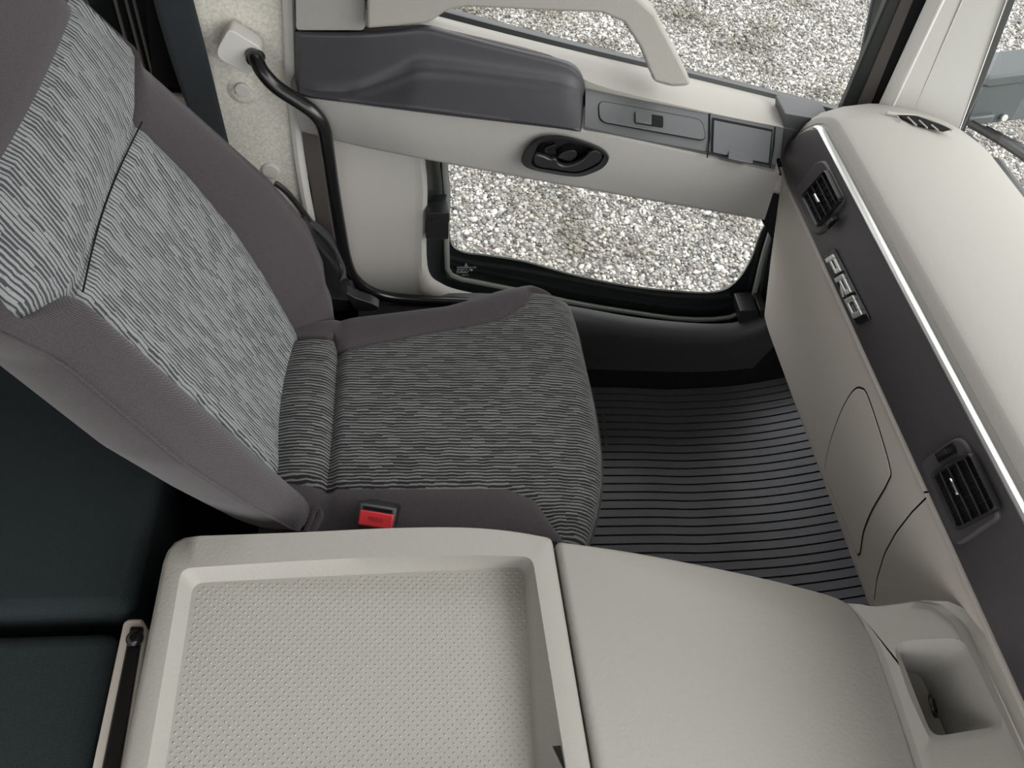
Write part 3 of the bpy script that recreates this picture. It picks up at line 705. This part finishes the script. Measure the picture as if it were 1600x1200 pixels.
# ------------------------------------------------------------------ centre console
ZC = .55
con = empty('centre_console'); tag(con, 'grey engine cover console with dimpled tray beside the passenger seat', 'console')
def zl(pts, z, r, n=4): return fillet([Z(x, y, z) for x, y in pts], r, n)
to = [(262, 843), (470, 836), (600, 829), (720, 827), (800, 833), (863, 845), (945, 1330), (165, 1330)]
ti = [(283, 888), (470, 876), (600, 870), (720, 868), (770, 868), (832, 870), (905, 1330), (208, 1330)]
tf = [(302, 911), (470, 902), (600, 896), (720, 890), (770, 888), (819, 886), (842, 1330), (238, 1330)]
rr = [.03, .1, .1, .1, .1, .006, .01, .03]; rf = [.012, .1, .1, .1, .1, .012, .01, .01]
L_top = zl(to, ZC-.002, rr); cc = sum(L_top, Vector())/len(L_top)
def grow(L, k, dz): return [Vector((cc.x+(p.x-cc.x)*k, cc.y+(p.y-cc.y)*k, p.z+dz)) for p in L]
Lo = zl(to, ZC-.012, rr)
loops = [[Vector((p.x, p.y, .12)) for p in grow(Lo, 1.02, 0)], grow(Lo, 1.006, -.05), grow(Lo, 1.0, -.012), grow(Lo, 1.0, 0), grow(Lo, .985, .009), grow(Lo, .965, .012),
         zl(ti, ZC, rf), zl(ti, ZC-.003, rf)]
ZF0 = Vector((-.24, 0, ZC-.016)); ZFN = Vector((.030/.40, 0, 1)).normalized()
def zfl(x): return ZF0.z-(x-ZF0.x)*.075
fl = fillet([onpl(x, y, ZF0, ZFN) for x, y in tf], rf, 4)
loops.append([a.lerp(b, .9)+Vector((0, 0, .001)) for a, b in zip(loops[-1], fl)]); loops.append(fl)
loft('tray_frame', loops, CONS, con, angle=40)
tflo = mk('tray_floor', fl, [list(range(len(fl)))], CONS, con)
# dimples: small raised dots over the tray floor
V = []; F = []; pitch = .0092
fc = [onpl(x, y, ZF0, ZFN) for x, y in ((306, 915), (816, 891), (838, 1320), (244, 1320))]
def inside(p, q):
    s = 0
    for a, b in zip(q, q[1:]+q[:1]):
        cr = (b.x-a.x)*(p[1]-a.y)-(b.y-a.y)*(p[0]-a.x)
        s += 1 if cr > 0 else -1
    return abs(s) == len(q)
iy = 0; y = min(p.y for p in fc)
while y < max(p.y for p in fc):
    x = min(p.x for p in fc)+(pitch/2 if iy % 2 else 0)
    while x < max(p.x for p in fc):
        if inside((x, y), fc):
            k = len(V); r = .0017; z0 = zfl(x)
            V += [(x+r*math.cos(a*math.pi/3), y+r*math.sin(a*math.pi/3), z0-.0002) for a in range(6)]
            V += [(x+r*.55*math.cos(a*math.pi/3), y+r*.55*math.sin(a*math.pi/3), z0+.0007) for a in range(6)]
            F += [[k+i, k+(i+1) % 6, k+6+(i+1) % 6, k+6+i] for i in range(6)]+[[k+6+i for i in range(6)]]
        x += pitch
    y += pitch*.5; iy += 1
dmp = mk('tray_dimples', V, F, CONS, tflo, fix=False, angle=80); dmp['kind'] = 'stuff'
prism('latch_slot', [Z(*p, ZC+.001) for p in ((863, 1166), (876, 1165), (885, 1212))], (0, 0, .0006), BLKM, con)
# front cover
fcv = [(868, 847), (930, 855), (1000, 866), (1100, 885), (1200, 906), (1270, 924), (1312, 936), (1343, 958), (1378, 1035), (1425, 1180), (1470, 1330), (951, 1330)]
top = zl(fcv, ZC-.004, [.004, .05, .05, .05, .05, .05, .02, .03, .05, .05, .01, .01], 3)
cc2 = sum(top, Vector())/len(top)
def gr2(k, z): return [Vector((cc2.x+(p.x-cc2.x)*k, cc2.y+(p.y-cc2.y)*k, z)) for p in top]
loft('front_cover', [gr2(1.01, .10), gr2(1.004, ZC-.06), gr2(1.0, ZC-.012), gr2(.996, ZC-.005), gr2(.985, ZC-.001), gr2(.96, ZC+.001)], CONS, con, cap1=True, angle=50)
prism('seam_filler', [Z(*p, ZC-.025) for p in ((862, 848), (869, 848), (953, 1330), (943, 1330))], (0, 0, .004), BLKM, con)
prism('seam_filler', [Z(*p, ZC-.025) for p in ((1310, 940), (1345, 958), (1380, 1035), (1428, 1180), (1475, 1330), (1455, 1330), (1370, 1040), (1330, 965))], (0, 0, .004), BLKM, con)

# pocket moulding between console and dashboard (part of the dashboard)
po = [(1315, 937), (1365, 946), (1430, 938), (1470, 944), (1505, 972), (1580, 1110), (1690, 1330), (1480, 1330), (1433, 1180), (1386, 1035), (1350, 957)]
pi_ = [(1398, 1018), (1400, 1008), (1420, 1000), (1490, 997), (1510, 1005), (1568, 1130), (1562, 1150), (1460, 1164), (1450, 1150), (1420, 1085), (1405, 1040)]
ph_ = [(1405, 1022), (1407, 1017), (1425, 1014), (1495, 1010), (1508, 1018), (1558, 1126), (1553, 1136), (1465, 1150), (1453, 1142), (1430, 1085), (1413, 1040)]
PP0 = Vector((.52, 0, ZC)); PPN = Vector((-.55, 0, 1)).normalized()
def zp(pts, off, r, n=2): return fillet([onpl(x, y, PP0+PPN*off, PPN) for x, y in pts], r, n)
A = zp(po, -.001, [.02]+[.006]*8+[.05, .03])
zz = [Vector((p.x, p.y, p.z)) for p in A]
pk = loft('pocket_moulding', [[Vector((p.x, p.y, .20)) for p in A], [p+Vector((0, 0, -.02)) for p in A], [p+Vector((0, 0, -.004)) for p in A],
      [p.lerp(sum(A, Vector())/len(A), .03)+Vector((0, 0, .001)) for p in A], zp(pi_, 0, .006), zp(ph_, -.008, .006),
      [p+Vector((-.004, 0, -.085)) for p in zp(ph_, -.008, .006)]], LIGHT, dash, cap1=True, angle=45)
sk = Z(1440, 1100, ZC-.078)
sk = disc('socket', Z(1455, 1104, ZC-.018)+Vector((0, 0, 0)), (.75, -.1, .6), .0125, .004, BLK, pk, bevel=.001)
disc('socket_hole', Z(1456, 1103, ZC-.015), (.75, -.1, .6), .007, .004, BLKM, pk)
# fillet joining the moulding to the dash panel
f0 = [onpl(x, y, PP0, PPN) for x, y in ((1432, 940), (1472, 946), (1507, 974), (1580, 1108), (1690, 1330))]
f0 = resample(f0, 24); f1 = []
for p in f0:
    zt_ = min(p.z+.03, .648); x = LT[0]+(LT[1]-zt_)/(LT[1]-LB[1])*(LB[0]-LT[0]); f1.append(Vector((x-.001, p.y+.006, zt_)))
f1 = [a.lerp(b, min(1, (i/7)**1.5)) for i, (a, b) in enumerate(zip(f0, f1))]
fm = [Vector((a.x*.35+b.x*.65, a.y*.5+b.y*.5, a.z*.77+b.z*.23)) for a, b in zip(f0, f1)]
loft('pocket_fillet', [[p+Vector((-.012, 0, -.0005)) for p in f0], f0, fm, f1, [p+Vector((.004, 0, .004)) for p in f1]], LIGHT, dash, closed=False, angle=70)

# ------------------------------------------------------------------ floor mat
mat_e = empty('floor_mat'); tag(mat_e, 'black ribbed rubber mat in the passenger footwell', 'floor mat')
def mh(x):
    t = max(0, (x-.66)/.30); return .085*t*t-.006*math.exp(-((x-.60)/.06)**2)
xs = list(np.linspace(-.20, .99, 48))
loft('mat_base', [[Vector((x, y, mh(x)+.0055)) for x in xs] for y in (.20, 1.098)], RUBB, mat_e, closed=False)
rib_me = None; pr_ = .0196
y = .215; 
while y < 1.095:
    if rib_me is None:
        V = []; F = []
        for x in xs:
            z = mh(x)+.006
            V += [(x, -.0083, z), (x, -.0078, z+.0032), (x, .0078, z+.0032), (x, .0083, z)]
        for i in range(len(xs)-1):
            for k in range(3): F.append([i*4+k, i*4+k+1, i*4+5+k, i*4+4+k])
        o = mk('rib', V, F, RUB, mat_e, angle=30); rib_me = o.data; o.location.y = y
    else:
        o = bpy.data.objects.new('rib', rib_me); COL.objects.link(o); o.parent = mat_e; o.location.y = y
    y += pr_
hb = [Z(*p, .0095) for p in ((939, 641), (944, 641), (950, 700), (945, 700))]
prism('heel_bar', hb, (0, 0, .001), RUB, mat_e)

# ------------------------------------------------------------------ carpet boxes behind the console
o = box('storage_box', (-.475, .69, .25), (.36, .62, .498), CARPET, bevel=.018, bseg=4); tag(o, 'charcoal carpeted box behind the passenger seat, farther of two', 'storage box', 'carpeted boxes behind the seats')
o = box('storage_box', (-.482, .03, .25), (.36, .66, .494), CARPET, bevel=.018, bseg=4); tag(o, 'charcoal carpeted box in the lower left corner behind the console', 'storage box', 'carpeted boxes behind the seats')
rail = empty('slide_rail'); tag(rail, 'glossy black slide rail in a grey channel along the console', 'rail')
rz = .497
prism('channel', [Z(*p, rz) for p in ((192, 972), (200, 966), (222, 966), (230, 985), (172, 1330), (115, 1330))], (0, 0, -.03), LOWERG, rail, bevel=.003)
prism('rail_bar', [Z(*p, rz+.004) for p in ((203, 978), (224, 978), (165, 1330), (132, 1330))], (0, 0, -.006), BLKG, rail, bevel=.002)
disc('rail_knob', Z(212, 1000, rz+.005), (0, 0, 1), .010, .010, BLKG, rail, bevel=.004, r2=.008)
o = prism('floor_bracket', [Z(*p, .40) for p in ((222, 880), (262, 880), (262, 960), (215, 960))], (0, 0, -.25), BLK, None, bevel=.004)
tag(o, 'dark bracket in the gap between carpeted box and console', 'bracket')

# ------------------------------------------------------------------ passenger seat
seat = empty('passenger_seat'); tag(seat, 'passenger seat in charcoal fabric with ribbed grey centre panels', 'seat')
LA = math.radians(20); BN = Vector((math.cos(LA), 0, math.sin(LA))); BU = Vector((-math.sin(LA), 0, math.cos(LA))); B0 = Vector((-.15, 0, .45))
def bpt(h, y, off): return B0+BU*h+Vector((0, y, 0))+BN*off
def bpix(px, py, off):
    p = onpl(px, py, B0+BN*off, BN)-B0-BN*off; return p.dot(BU), p.y
far = sorted([(*bpix(x, y, o_), o_) for x, y, o_ in ((508, 440, .045), (505, 410, .045), (480, 350, .045), (420, 280, .040), (330, 200, .018), (230, 110, -.015), (150, 50, -.028), (90, 0, -.032))])
far = [(-.06, .875, .03), (-.01, .915, .04)]+[f for f in far if f[0] > .02]
far += [(far[-1][0]+.06, far[-1][1]-.045, -.03), (.75, far[-1][1]-.06, -.03), (.84, far[-1][1]-.10, -.04)]
near = sorted([(*bpix(x, y, o_), o_) for x, y, o_ in ((470, 825, .045), (400, 785, .040), (300, 720, .030), (110, 560, .0), (0, 505, -.012))])
near = [(-.06, .53, .03)]+near+[(.60, near[-1][1]+.04, -.02), (.75, .52, -.03), (.84, .56, -.04)]
def at_(tab, h): return interp([(a, b) for a, b, c in tab], h), interp([(a, c) for a, b, c in tab], h)
def cb(h):   # edges of the ribbed centre panel
    yn, _ = at_(near, h); yf, _ = at_(far, h)
    cn = interp([(-.06, .578), (0, .573), (.2, .562), (.40, .545)], h); cf = interp([(-.06, .835), (0, .84), (.12, .858), (.2, .86), (.31, .842), (.40, .815)], h)
    t = min(1, max(0, (h-.405)/.055)); t = t*t*(3-2*t)
    return cn+(yn+.006-cn)*t, cf+(yf-.004-cf)*min(1, t*1.3)
HS = list(np.linspace(-.06, .84, 100))
SEG = (6, 10, 22, 10, 6)   # near side, near bolster, centre, far bolster, far side
def row(h):
    yn, on = at_(near, h); yf, of = at_(far, h); cn, cf = cb(h)
    th = interp([(-.06, .07), (0, .10), (.5, .10), (.84, .05)], h)
    topf = max(0, (h-.77)/.07); topo = -.05*topf**2
    P = []
    def add(a, b, n, f, last=False):
        for k in range(n+(1 if last else 0)): P.append(f(k/n))
    hu = .5+.5*math.tanh((h-.43)/.03)
    flat = 1-hu
    crn = .010*min(1, max(0, (h-.41)/.05))
    def fn_side(t): a = t*math.pi/2; return (yn+.035*(1-t)**2+.010*(1-math.sin(a)), on-th*(1-t)-.012*(1-math.sin(a)))
    def fn_bol(t): return (yn+(cn-yn)*t, on*(1-t)+0*t+.016*math.sin(math.pi*min(1, t*1.0))*flat-.010*(1-min(1, t*5))**2*.8-.007*max(0, t*6-5))
    def fn_c(t):
        y_ = cn+(cf-cn)*t
        wide = hu
        edge = (1-min(1, t*9))**2*on*wide+(1-min(1, (1-t)*9))**2*of*wide
        return (y_, -.007*(max(0, 1-t*18)+max(0, 1-(1-t)*18))*flat-.010*math.sin(math.pi*t)*flat+.012*math.sin(math.pi*t)*hu+edge)
    def ff_bol(t): return (cf+(yf-cf)*t, of*t+.016*math.sin(math.pi*t)*flat-.010*(max(0, t*5-4))**2*.8-.007*max(0, 1-t*6))
    def ff_side(t): a = (1-t)*math.pi/2; return (yf-.035*t**2-.010*(1-math.sin(a)), of-th*t-.012*(1-math.sin(a)))
    add(0, 0, SEG[0], fn_side); add(0, 0, SEG[1], fn_bol); add(0, 0, SEG[2], fn_c); add(0, 0, SEG[3], ff_bol); add(0, 0, SEG[4], ff_side, True)
    groove = -.008*math.exp(-((h-.408)/.006)**2) if True else 0
    g2 = -.006*math.exp(-((h-.533)/.006)**2)
    n0 = SEG[0]+SEG[1]
    out = []
    for i, (y_, o_) in enumerate(P):
        inc = n0 <= i <= n0+SEG[2]
        out.append((h, y_, o_+topo+(groove+g2 if inc else 0)))
    return out
ROWS = [row(h) for h in HS]; W_ = len(ROWS[0])
GV = [bpt(*q) for r in ROWS for q in r]; GUV = [(q[0], q[1]) for r in ROWS for q in r]
def bpart(name, r0, r1, c0, c1, m):
    idx = {}; V = []; U = []; F = []
    def vi(r, c):
        k = r*W_+c
        if k not in idx: idx[k] = len(V); V.append(GV[k]); U.append(GUV[k])
        return idx[k]
    for r in range(r0, r1):
        for c in range(c0, c1): F.append([vi(r, c), vi(r, c+1), vi(r+1, c+1), vi(r+1, c)])
    return mk(name, V, F, m, seat, uv=U, angle=75)
rS = min(range(100), key=lambda i: abs(HS[i]-.408)); rT = min(range(100), key=lambda i: abs(HS[i]-.533))
c1, c2 = SEG[0]+SEG[1], SEG[0]+SEG[1]+SEG[2]
bpart('backrest_bolster', 0, rT, 0, c1, BOL); bpart('backrest_bolster', 0, rT, c2, W_-1, BOL)
bpart('backrest_centre_panel', 0, rS, c1, c2, SBACK); bpart('backrest_shoulder_panel', rS, rT, c1, c2, SBACK)
bpart('head_section', rT, 99, 0, W_-1, BOL)
tube('ridge_seam', [bpt(h, at_(near, h)[0]-.001, at_(near, h)[1]-.009) for h in np.linspace(-.03, .53, 24)], .0016, BOL, seat, seg=6)
# rear shell
back = []
for h in HS[::6]+[HS[-1]]:
    r = row(h); back.append([bpt(h, r[0][1], r[0][2]), bpt(h, r[0][1]*.5+r[-1][1]*.5, min(r[0][2], r[-1][2])-.03), bpt(h, r[-1][1], r[-1][2])])
loft('backrest_shell', back, BOL, seat, closed=False)
tube('seam_piping', [bpt(.408, cb(.408)[0]+(cb(.408)[1]-cb(.408)[0])*t, .001-.010*math.sin(math.pi*t)) for t in np.linspace(0.01, .99, 12)], .0009, BLKM, seat, seg=6)

# cushion
ZT = .45; XR = -.175
def zt(L): return [Z(x, y, ZT) for x, y in L]
def tabxy(L, pre=(), post=()): return list(pre)+[(p.x, p.y) for p in L]+list(post)
t_far = tabxy(zt([(470, 498), (560, 484), (700, 468), (790, 444), (845, 436), (880, 448)]), [(-.25, .845)], [(.32, .955)])
t_cf = tabxy(zt([(520, 553), (640, 527), (780, 501), (815, 480), (838, 455)]), [(-.25, .82), (-.155, .822), (-.10, .828)], [(.245, .945), (.32, .95)])
t_cn = tabxy(zt([(505, 766), (650, 766), (800, 765), (850, 782), (905, 828)]), [(-.25, .572), (-.15, .57)], [(.27, .478), (.33, .474)])
t_near = [(-.25, .47), (-.1, .462), (.1, .458), (.24, .462), (.33, .47)]
fpx = [(925, 842), (940, 790), (947, 740), (945, 690), (938, 640), (930, 600), (918, 550), (908, 505), (898, 475), (878, 450)]
fr_tab = sorted([(p.y, p.x) for p in [Z(x, y, ZT-.015) for x, y in fpx]]); fr_tab = [(.455, fr_tab[0][1]-.05), (.47, fr_tab[0][1]-.015)]+[f for f in fr_tab if f[0] > .475]+[(fr_tab[-1][0]+.03, fr_tab[-1][1]-.05)]
NU = 70; US = list(np.linspace(0, 1, NU+1)); CS = (8, 30, 10)
CR = []
for u in US:
    x0 = XR+(.30-XR)*u
    yn, ycn, ycf, yf = interp(t_near, x0), interp(t_cn, x0), interp(t_cf, x0), interp(t_far, x0)
    ycf = min(ycf, yf-.004); ycn = max(ycn, yn+.004)
    Yr = [yn+(ycn-yn)*k/CS[0] for k in range(CS[0])]+[ycn+(ycf-ycn)*k/CS[1] for k in range(CS[1])]+[ycf+(yf-ycf)*k/CS[2] for k in range(CS[2]+1)]
    r = []
    for j, y in enumerate(Yr):
        xf = interp(fr_tab, y); x = XR+(xf-XR)*u
        dfront = (xf-XR)*(1-u); dn = y-yn; df = yf-y
        z = ZT
        def rnd(d, R, Hh):
            if d >= R: return 0
            return -Hh*(1-math.sqrt(max(0, 1-((R-d)/R)**2)))
        z += rnd(dfront, .05, .045)+rnd(dn, .04, .03)+rnd(df, .035, .03)
        z += .012*math.sin(math.pi*min(1, max(0, (y-yn)/(yf-yn))))*min(1, dfront/.1)   # crown
        # bolster puffs and seam lines
        if y < ycn: z += .008*math.sin(math.pi*(y-yn)/max(.01, ycn-yn))*min(1, dfront/.1)
        if y > ycf: z += .006*math.sin(math.pi*(y-ycf)/max(.01, yf-ycf))*min(1, dfront/.1)
        z -= .005*math.exp(-((y-ycf)/.004)**2)+.005*math.exp(-((y-ycn)/.004)**2)
        z -= .012*math.exp(-((x+.093)/.007)**2)*(1 if ycn-.01 < y < ycf+.01 else .25)
        if x < -.093: z += .010*math.sin(math.pi*min(1, (x-XR)/(.093+XR+.0 if False else .082)))*(1 if ycn < y < ycf else .3)
        r.append(Vector((x, y, z)))
    CR.append(r)
CW = len(CR[0])
CV = [p for r in CR for p in r]
def cpart(name, r0, r1, c0, c1_, m, flip=False):
    idx = {}; V = []; U = []; F = []
    def vi(r, c):
        k = r*CW+c
        if k not in idx: idx[k] = len(V); V.append(CV[k]); U.append((CV[k].x, CV[k].y))
        return idx[k]
    for r in range(r0, r1):
        for c in range(c0, c1_): F.append([vi(r, c), vi(r, c+1), vi(r+1, c+1), vi(r+1, c)])
    return mk(name, V, F, m, seat, uv=U, angle=75)
rR = min(range(NU+1), key=lambda i: abs(CR[i][CS[0]+15].x+.093))
cpart('cushion_bolster', 0, NU, 0, CS[0], BOL); cpart('cushion_bolster', 0, NU, CS[0]+CS[1], CW-1, BOL)
cpart('cushion_rear_roll', 0, rR, CS[0], CS[0]+CS[1], SCUSH); cpart('cushion_centre_panel', rR, NU, CS[0], CS[0]+CS[1], SCUSH)
# skirt
ring = [CR[i][0] for i in range(NU+1)]+[CR[NU][j] for j in range(1, CW)]+[CR[i][CW-1] for i in range(NU-1, -1, -1)]
cq = Vector((.06, .70, 0))
def rg(k, z): return [Vector((cq.x+(p.x-cq.x)*k, cq.y+(p.y-cq.y)*k, z if isinstance(z, float) else p.z+z[0])) for p in ring]
sk_ = [ring, rg(1.0, (-.012,)), rg(.995, .36), rg(.97, .31)]
U = [(p.z*1.0, p.y) for l in sk_ for p in l]
loft('cushion_skirt', sk_, SCUSH if False else BOL, seat, closed=True, uv=U, angle=70)
prism('seat_pedestal', fillet([Vector(p) for p in ((-.20, .52, .01), (.20, .52, .01), (.20, .88, .01), (-.20, .88, .01))], .02), (0, 0, .32), BLK, seat, bevel=.006)
# stitched front lip: piping along the cushion's front edge
tube('front_piping', [p+Vector((.001, 0, -.004)) for p in CR[NU][2:CW-1:3]], .0028, BOL, seat, seg=6)
# outboard recliner cover, bracket and pivot bolt
prism('recliner_cover', crom([Yp(*p, .985) for p in ((470, 345), (500, 385), (524, 415), (531, 430), (520, 446), (498, 452), (478, 440), (468, 400))], 4, True), (0, .02, 0), BLK, seat, bevel=.004)
prism('hinge_bracket', fillet([Yp(*p, .96) for p in ((498, 462), (548, 470), (556, 486), (496, 486))], .003, 3), (0, .05, 0), BLK, seat, bevel=.002)
disc('pivot_bolt', Yp(514, 478, .955), (0, -1, .3), .009, .008, BLKG, seat, bevel=.003)
prism('hinge_sleeve', crom([Yp(*p, .95) for p in ((540, 458), (556, 466), (580, 474), (592, 484), (560, 486), (550, 476))], 4, True), (0, .02, 0), BLK, seat, bevel=.005)
tube('trim_loop', [Z(*p, .47) for p in ((478, 832), (486, 815), (490, 803), (498, 797), (500, 806), (494, 820), (486, 834))], .0045, BOL, seat, seg=8)

# ------------------------------------------------------------------ seat belt, buckle, grab rail
belt = empty('seat_belt'); tag(belt, 'black seat belt webbing hanging down the pillar behind the seat', 'seat belt')
def web(name, L, R, th=.0016):
    A = crom([Yp(*p) for p in L], 5); B = crom([Yp(*p) for p in R], 5); n = len(A)
    rows_ = [[a.lerp(b, t) for t in np.linspace(0, 1, 7)] for a, b in zip(A, B)]
    return loft(name, rows_, BELT, belt, closed=False, solid=th)
web('webbing', ((226, -60, 1.035), (240, 0, 1.035), (263, 80, 1.035), (290, 160, 1.035), (330, 270, 1.03)), ((286, -60, 1.035), (302, 0, 1.035), (325, 90, 1.035), (357, 222, 1.035), (385, 330, 1.03)))
web('lower_webbing', ((474, 345, 1.0), (492, 358, 1.0), (515, 380, 1.0), (530, 405, 1.0), (536, 425, 1.0), (526, 446, 1.0)), ((478, 338, 1.02), (500, 352, 1.02), (522, 374, 1.02), (538, 405, 1.02), (542, 428, 1.02), (532, 452, 1.02)))
tube('anchor_stalk', [Yp(*p, 1.01) for p in ((430, 286), (448, 300), (468, 324), (484, 345))], .0045, BLK, belt, seg=8)

bk_ = empty('belt_buckle'); tag(bk_, 'seat belt buckle with red press button between seat and console', 'buckle')
BP = Z(588, 808, .50); u = (Z(614, 812, .5)-Z(563, 804, .5)).normalized(); nrm = Vector((.10, -.62, .78)); nrm = (nrm-u*nrm.dot(u)).normalized(); v = nrm.cross(u)
bd_ax = (u, v, nrm)
box('buckle_body', BP-nrm*.045, (.046, .026, .085), BLK, bk_, axes=bd_ax, bevel=.003)
box('buckle_rim', BP-nrm*.004, (.047, .0285, .008), SWG, bk_, axes=bd_ax, bevel=.003)
bt_ = box('press_button', BP-v*.003, (.043, .019, .006), RED, bk_, axes=bd_ax, bevel=.002)
box('tongue_slot', BP+v*.0095, (.036, .004, .003), BLKM, bk_, axes=bd_ax)
text_mesh('press_lettering', 'PRESS', .0075, BP-v*.003+nrm*.0031, u, v, mat('dark_red_print', rgb(170, 40, 48), .5), bt_)

gr_ = empty('grab_rail'); tag(gr_, 'bent black steel grab rail from pillar cap down past the door edge', 'grab rail')
tube('rail_tube', [Yp(*p) for p in ((393, 84, 1.03), (400, 92, 1.012), (410, 112, 1.0), (432, 136, .995), (465, 158, .992), (490, 176, .99), (505, 198, .99), (512, 235, .99), (520, 290, 1.0), (530, 350, 1.01), (542, 410, 1.02), (558, 440, 1.025), (590, 460, 1.03), (640, 468, 1.035), (720, 472, 1.04), (790, 474, 1.045))], .0098, BLKG, gr_, seg=14, n=5)
cpn = [Yp(*p, 1.045) for p in ((360, 32), (410, 62), (411, 80), (396, 102), (388, 104), (344, 80), (341, 66))]
prism('mounting_cap', fillet([p+Vector((0, .006, 0)) for p in cpn], .008, 4), (0, -.026, 0), PILLAR, gr_, bevel=.007, bseg=4)
disc('tube_collar', Yp(398, 88, 1.022), (.4, -.8, -.3), .013, .006, BLK, gr_, bevel=.002)

# ------------------------------------------------------------------ outside fittings
ms = empty('mirror_stay'); tag(ms, 'grey metal mirror bracket outside the windscreen corner', 'mirror bracket')
my = 1.13
prism('stay_arm', [Yp(*p, my) for p in ((1500, 196), (1525, 138), (1545, 131), (1680, 112), (1680, 178), (1552, 194))], (0, .06, 0), TEAL, ms, bevel=.006, bseg=3)
prism('stay_top_edge', [Yp(*p, my-.004) for p in ((1530, 133), (1545, 121), (1680, 104), (1680, 120), (1545, 138))], (0, .07, 0), TEAL, ms, bevel=.004)
prism('stay_cover', [Yp(*p, my-.010) for p in ((1505, 193), (1512, 185), (1556, 180), (1549, 193), (1510, 198))], (0, .02, 0), TEAL, ms, bevel=.003)
disc('stay_bolt', Yp(1567, 183, my-.002), (0, -1, .2), .006, .006, SATIN, ms, bevel=.001)
wp = empty('windscreen_wiper'); tag(wp, 'black windscreen wiper arm and blade outside the glass', 'wiper')
tube('wiper_blade', [Xp(*p, .955) for p in ((1518, 194), (1560, 218), (1600, 244), (1680, 300))], .007, BLK, wp, seg=8)
tube('wiper_arm', [Xp(*p, .965) for p in ((1540, 203), (1575, 222), (1600, 234), (1680, 280))], .0075, BLKG, wp, seg=8)

# shared support: outer sill below the door so the cab closes to the yard
o = box('baseboard_left', (.15, 1.125, -.04), (1.9, .03, .10), BLKM); tag(o, 'dark door sill edge beside the footwell', 'sill', kind='structure')
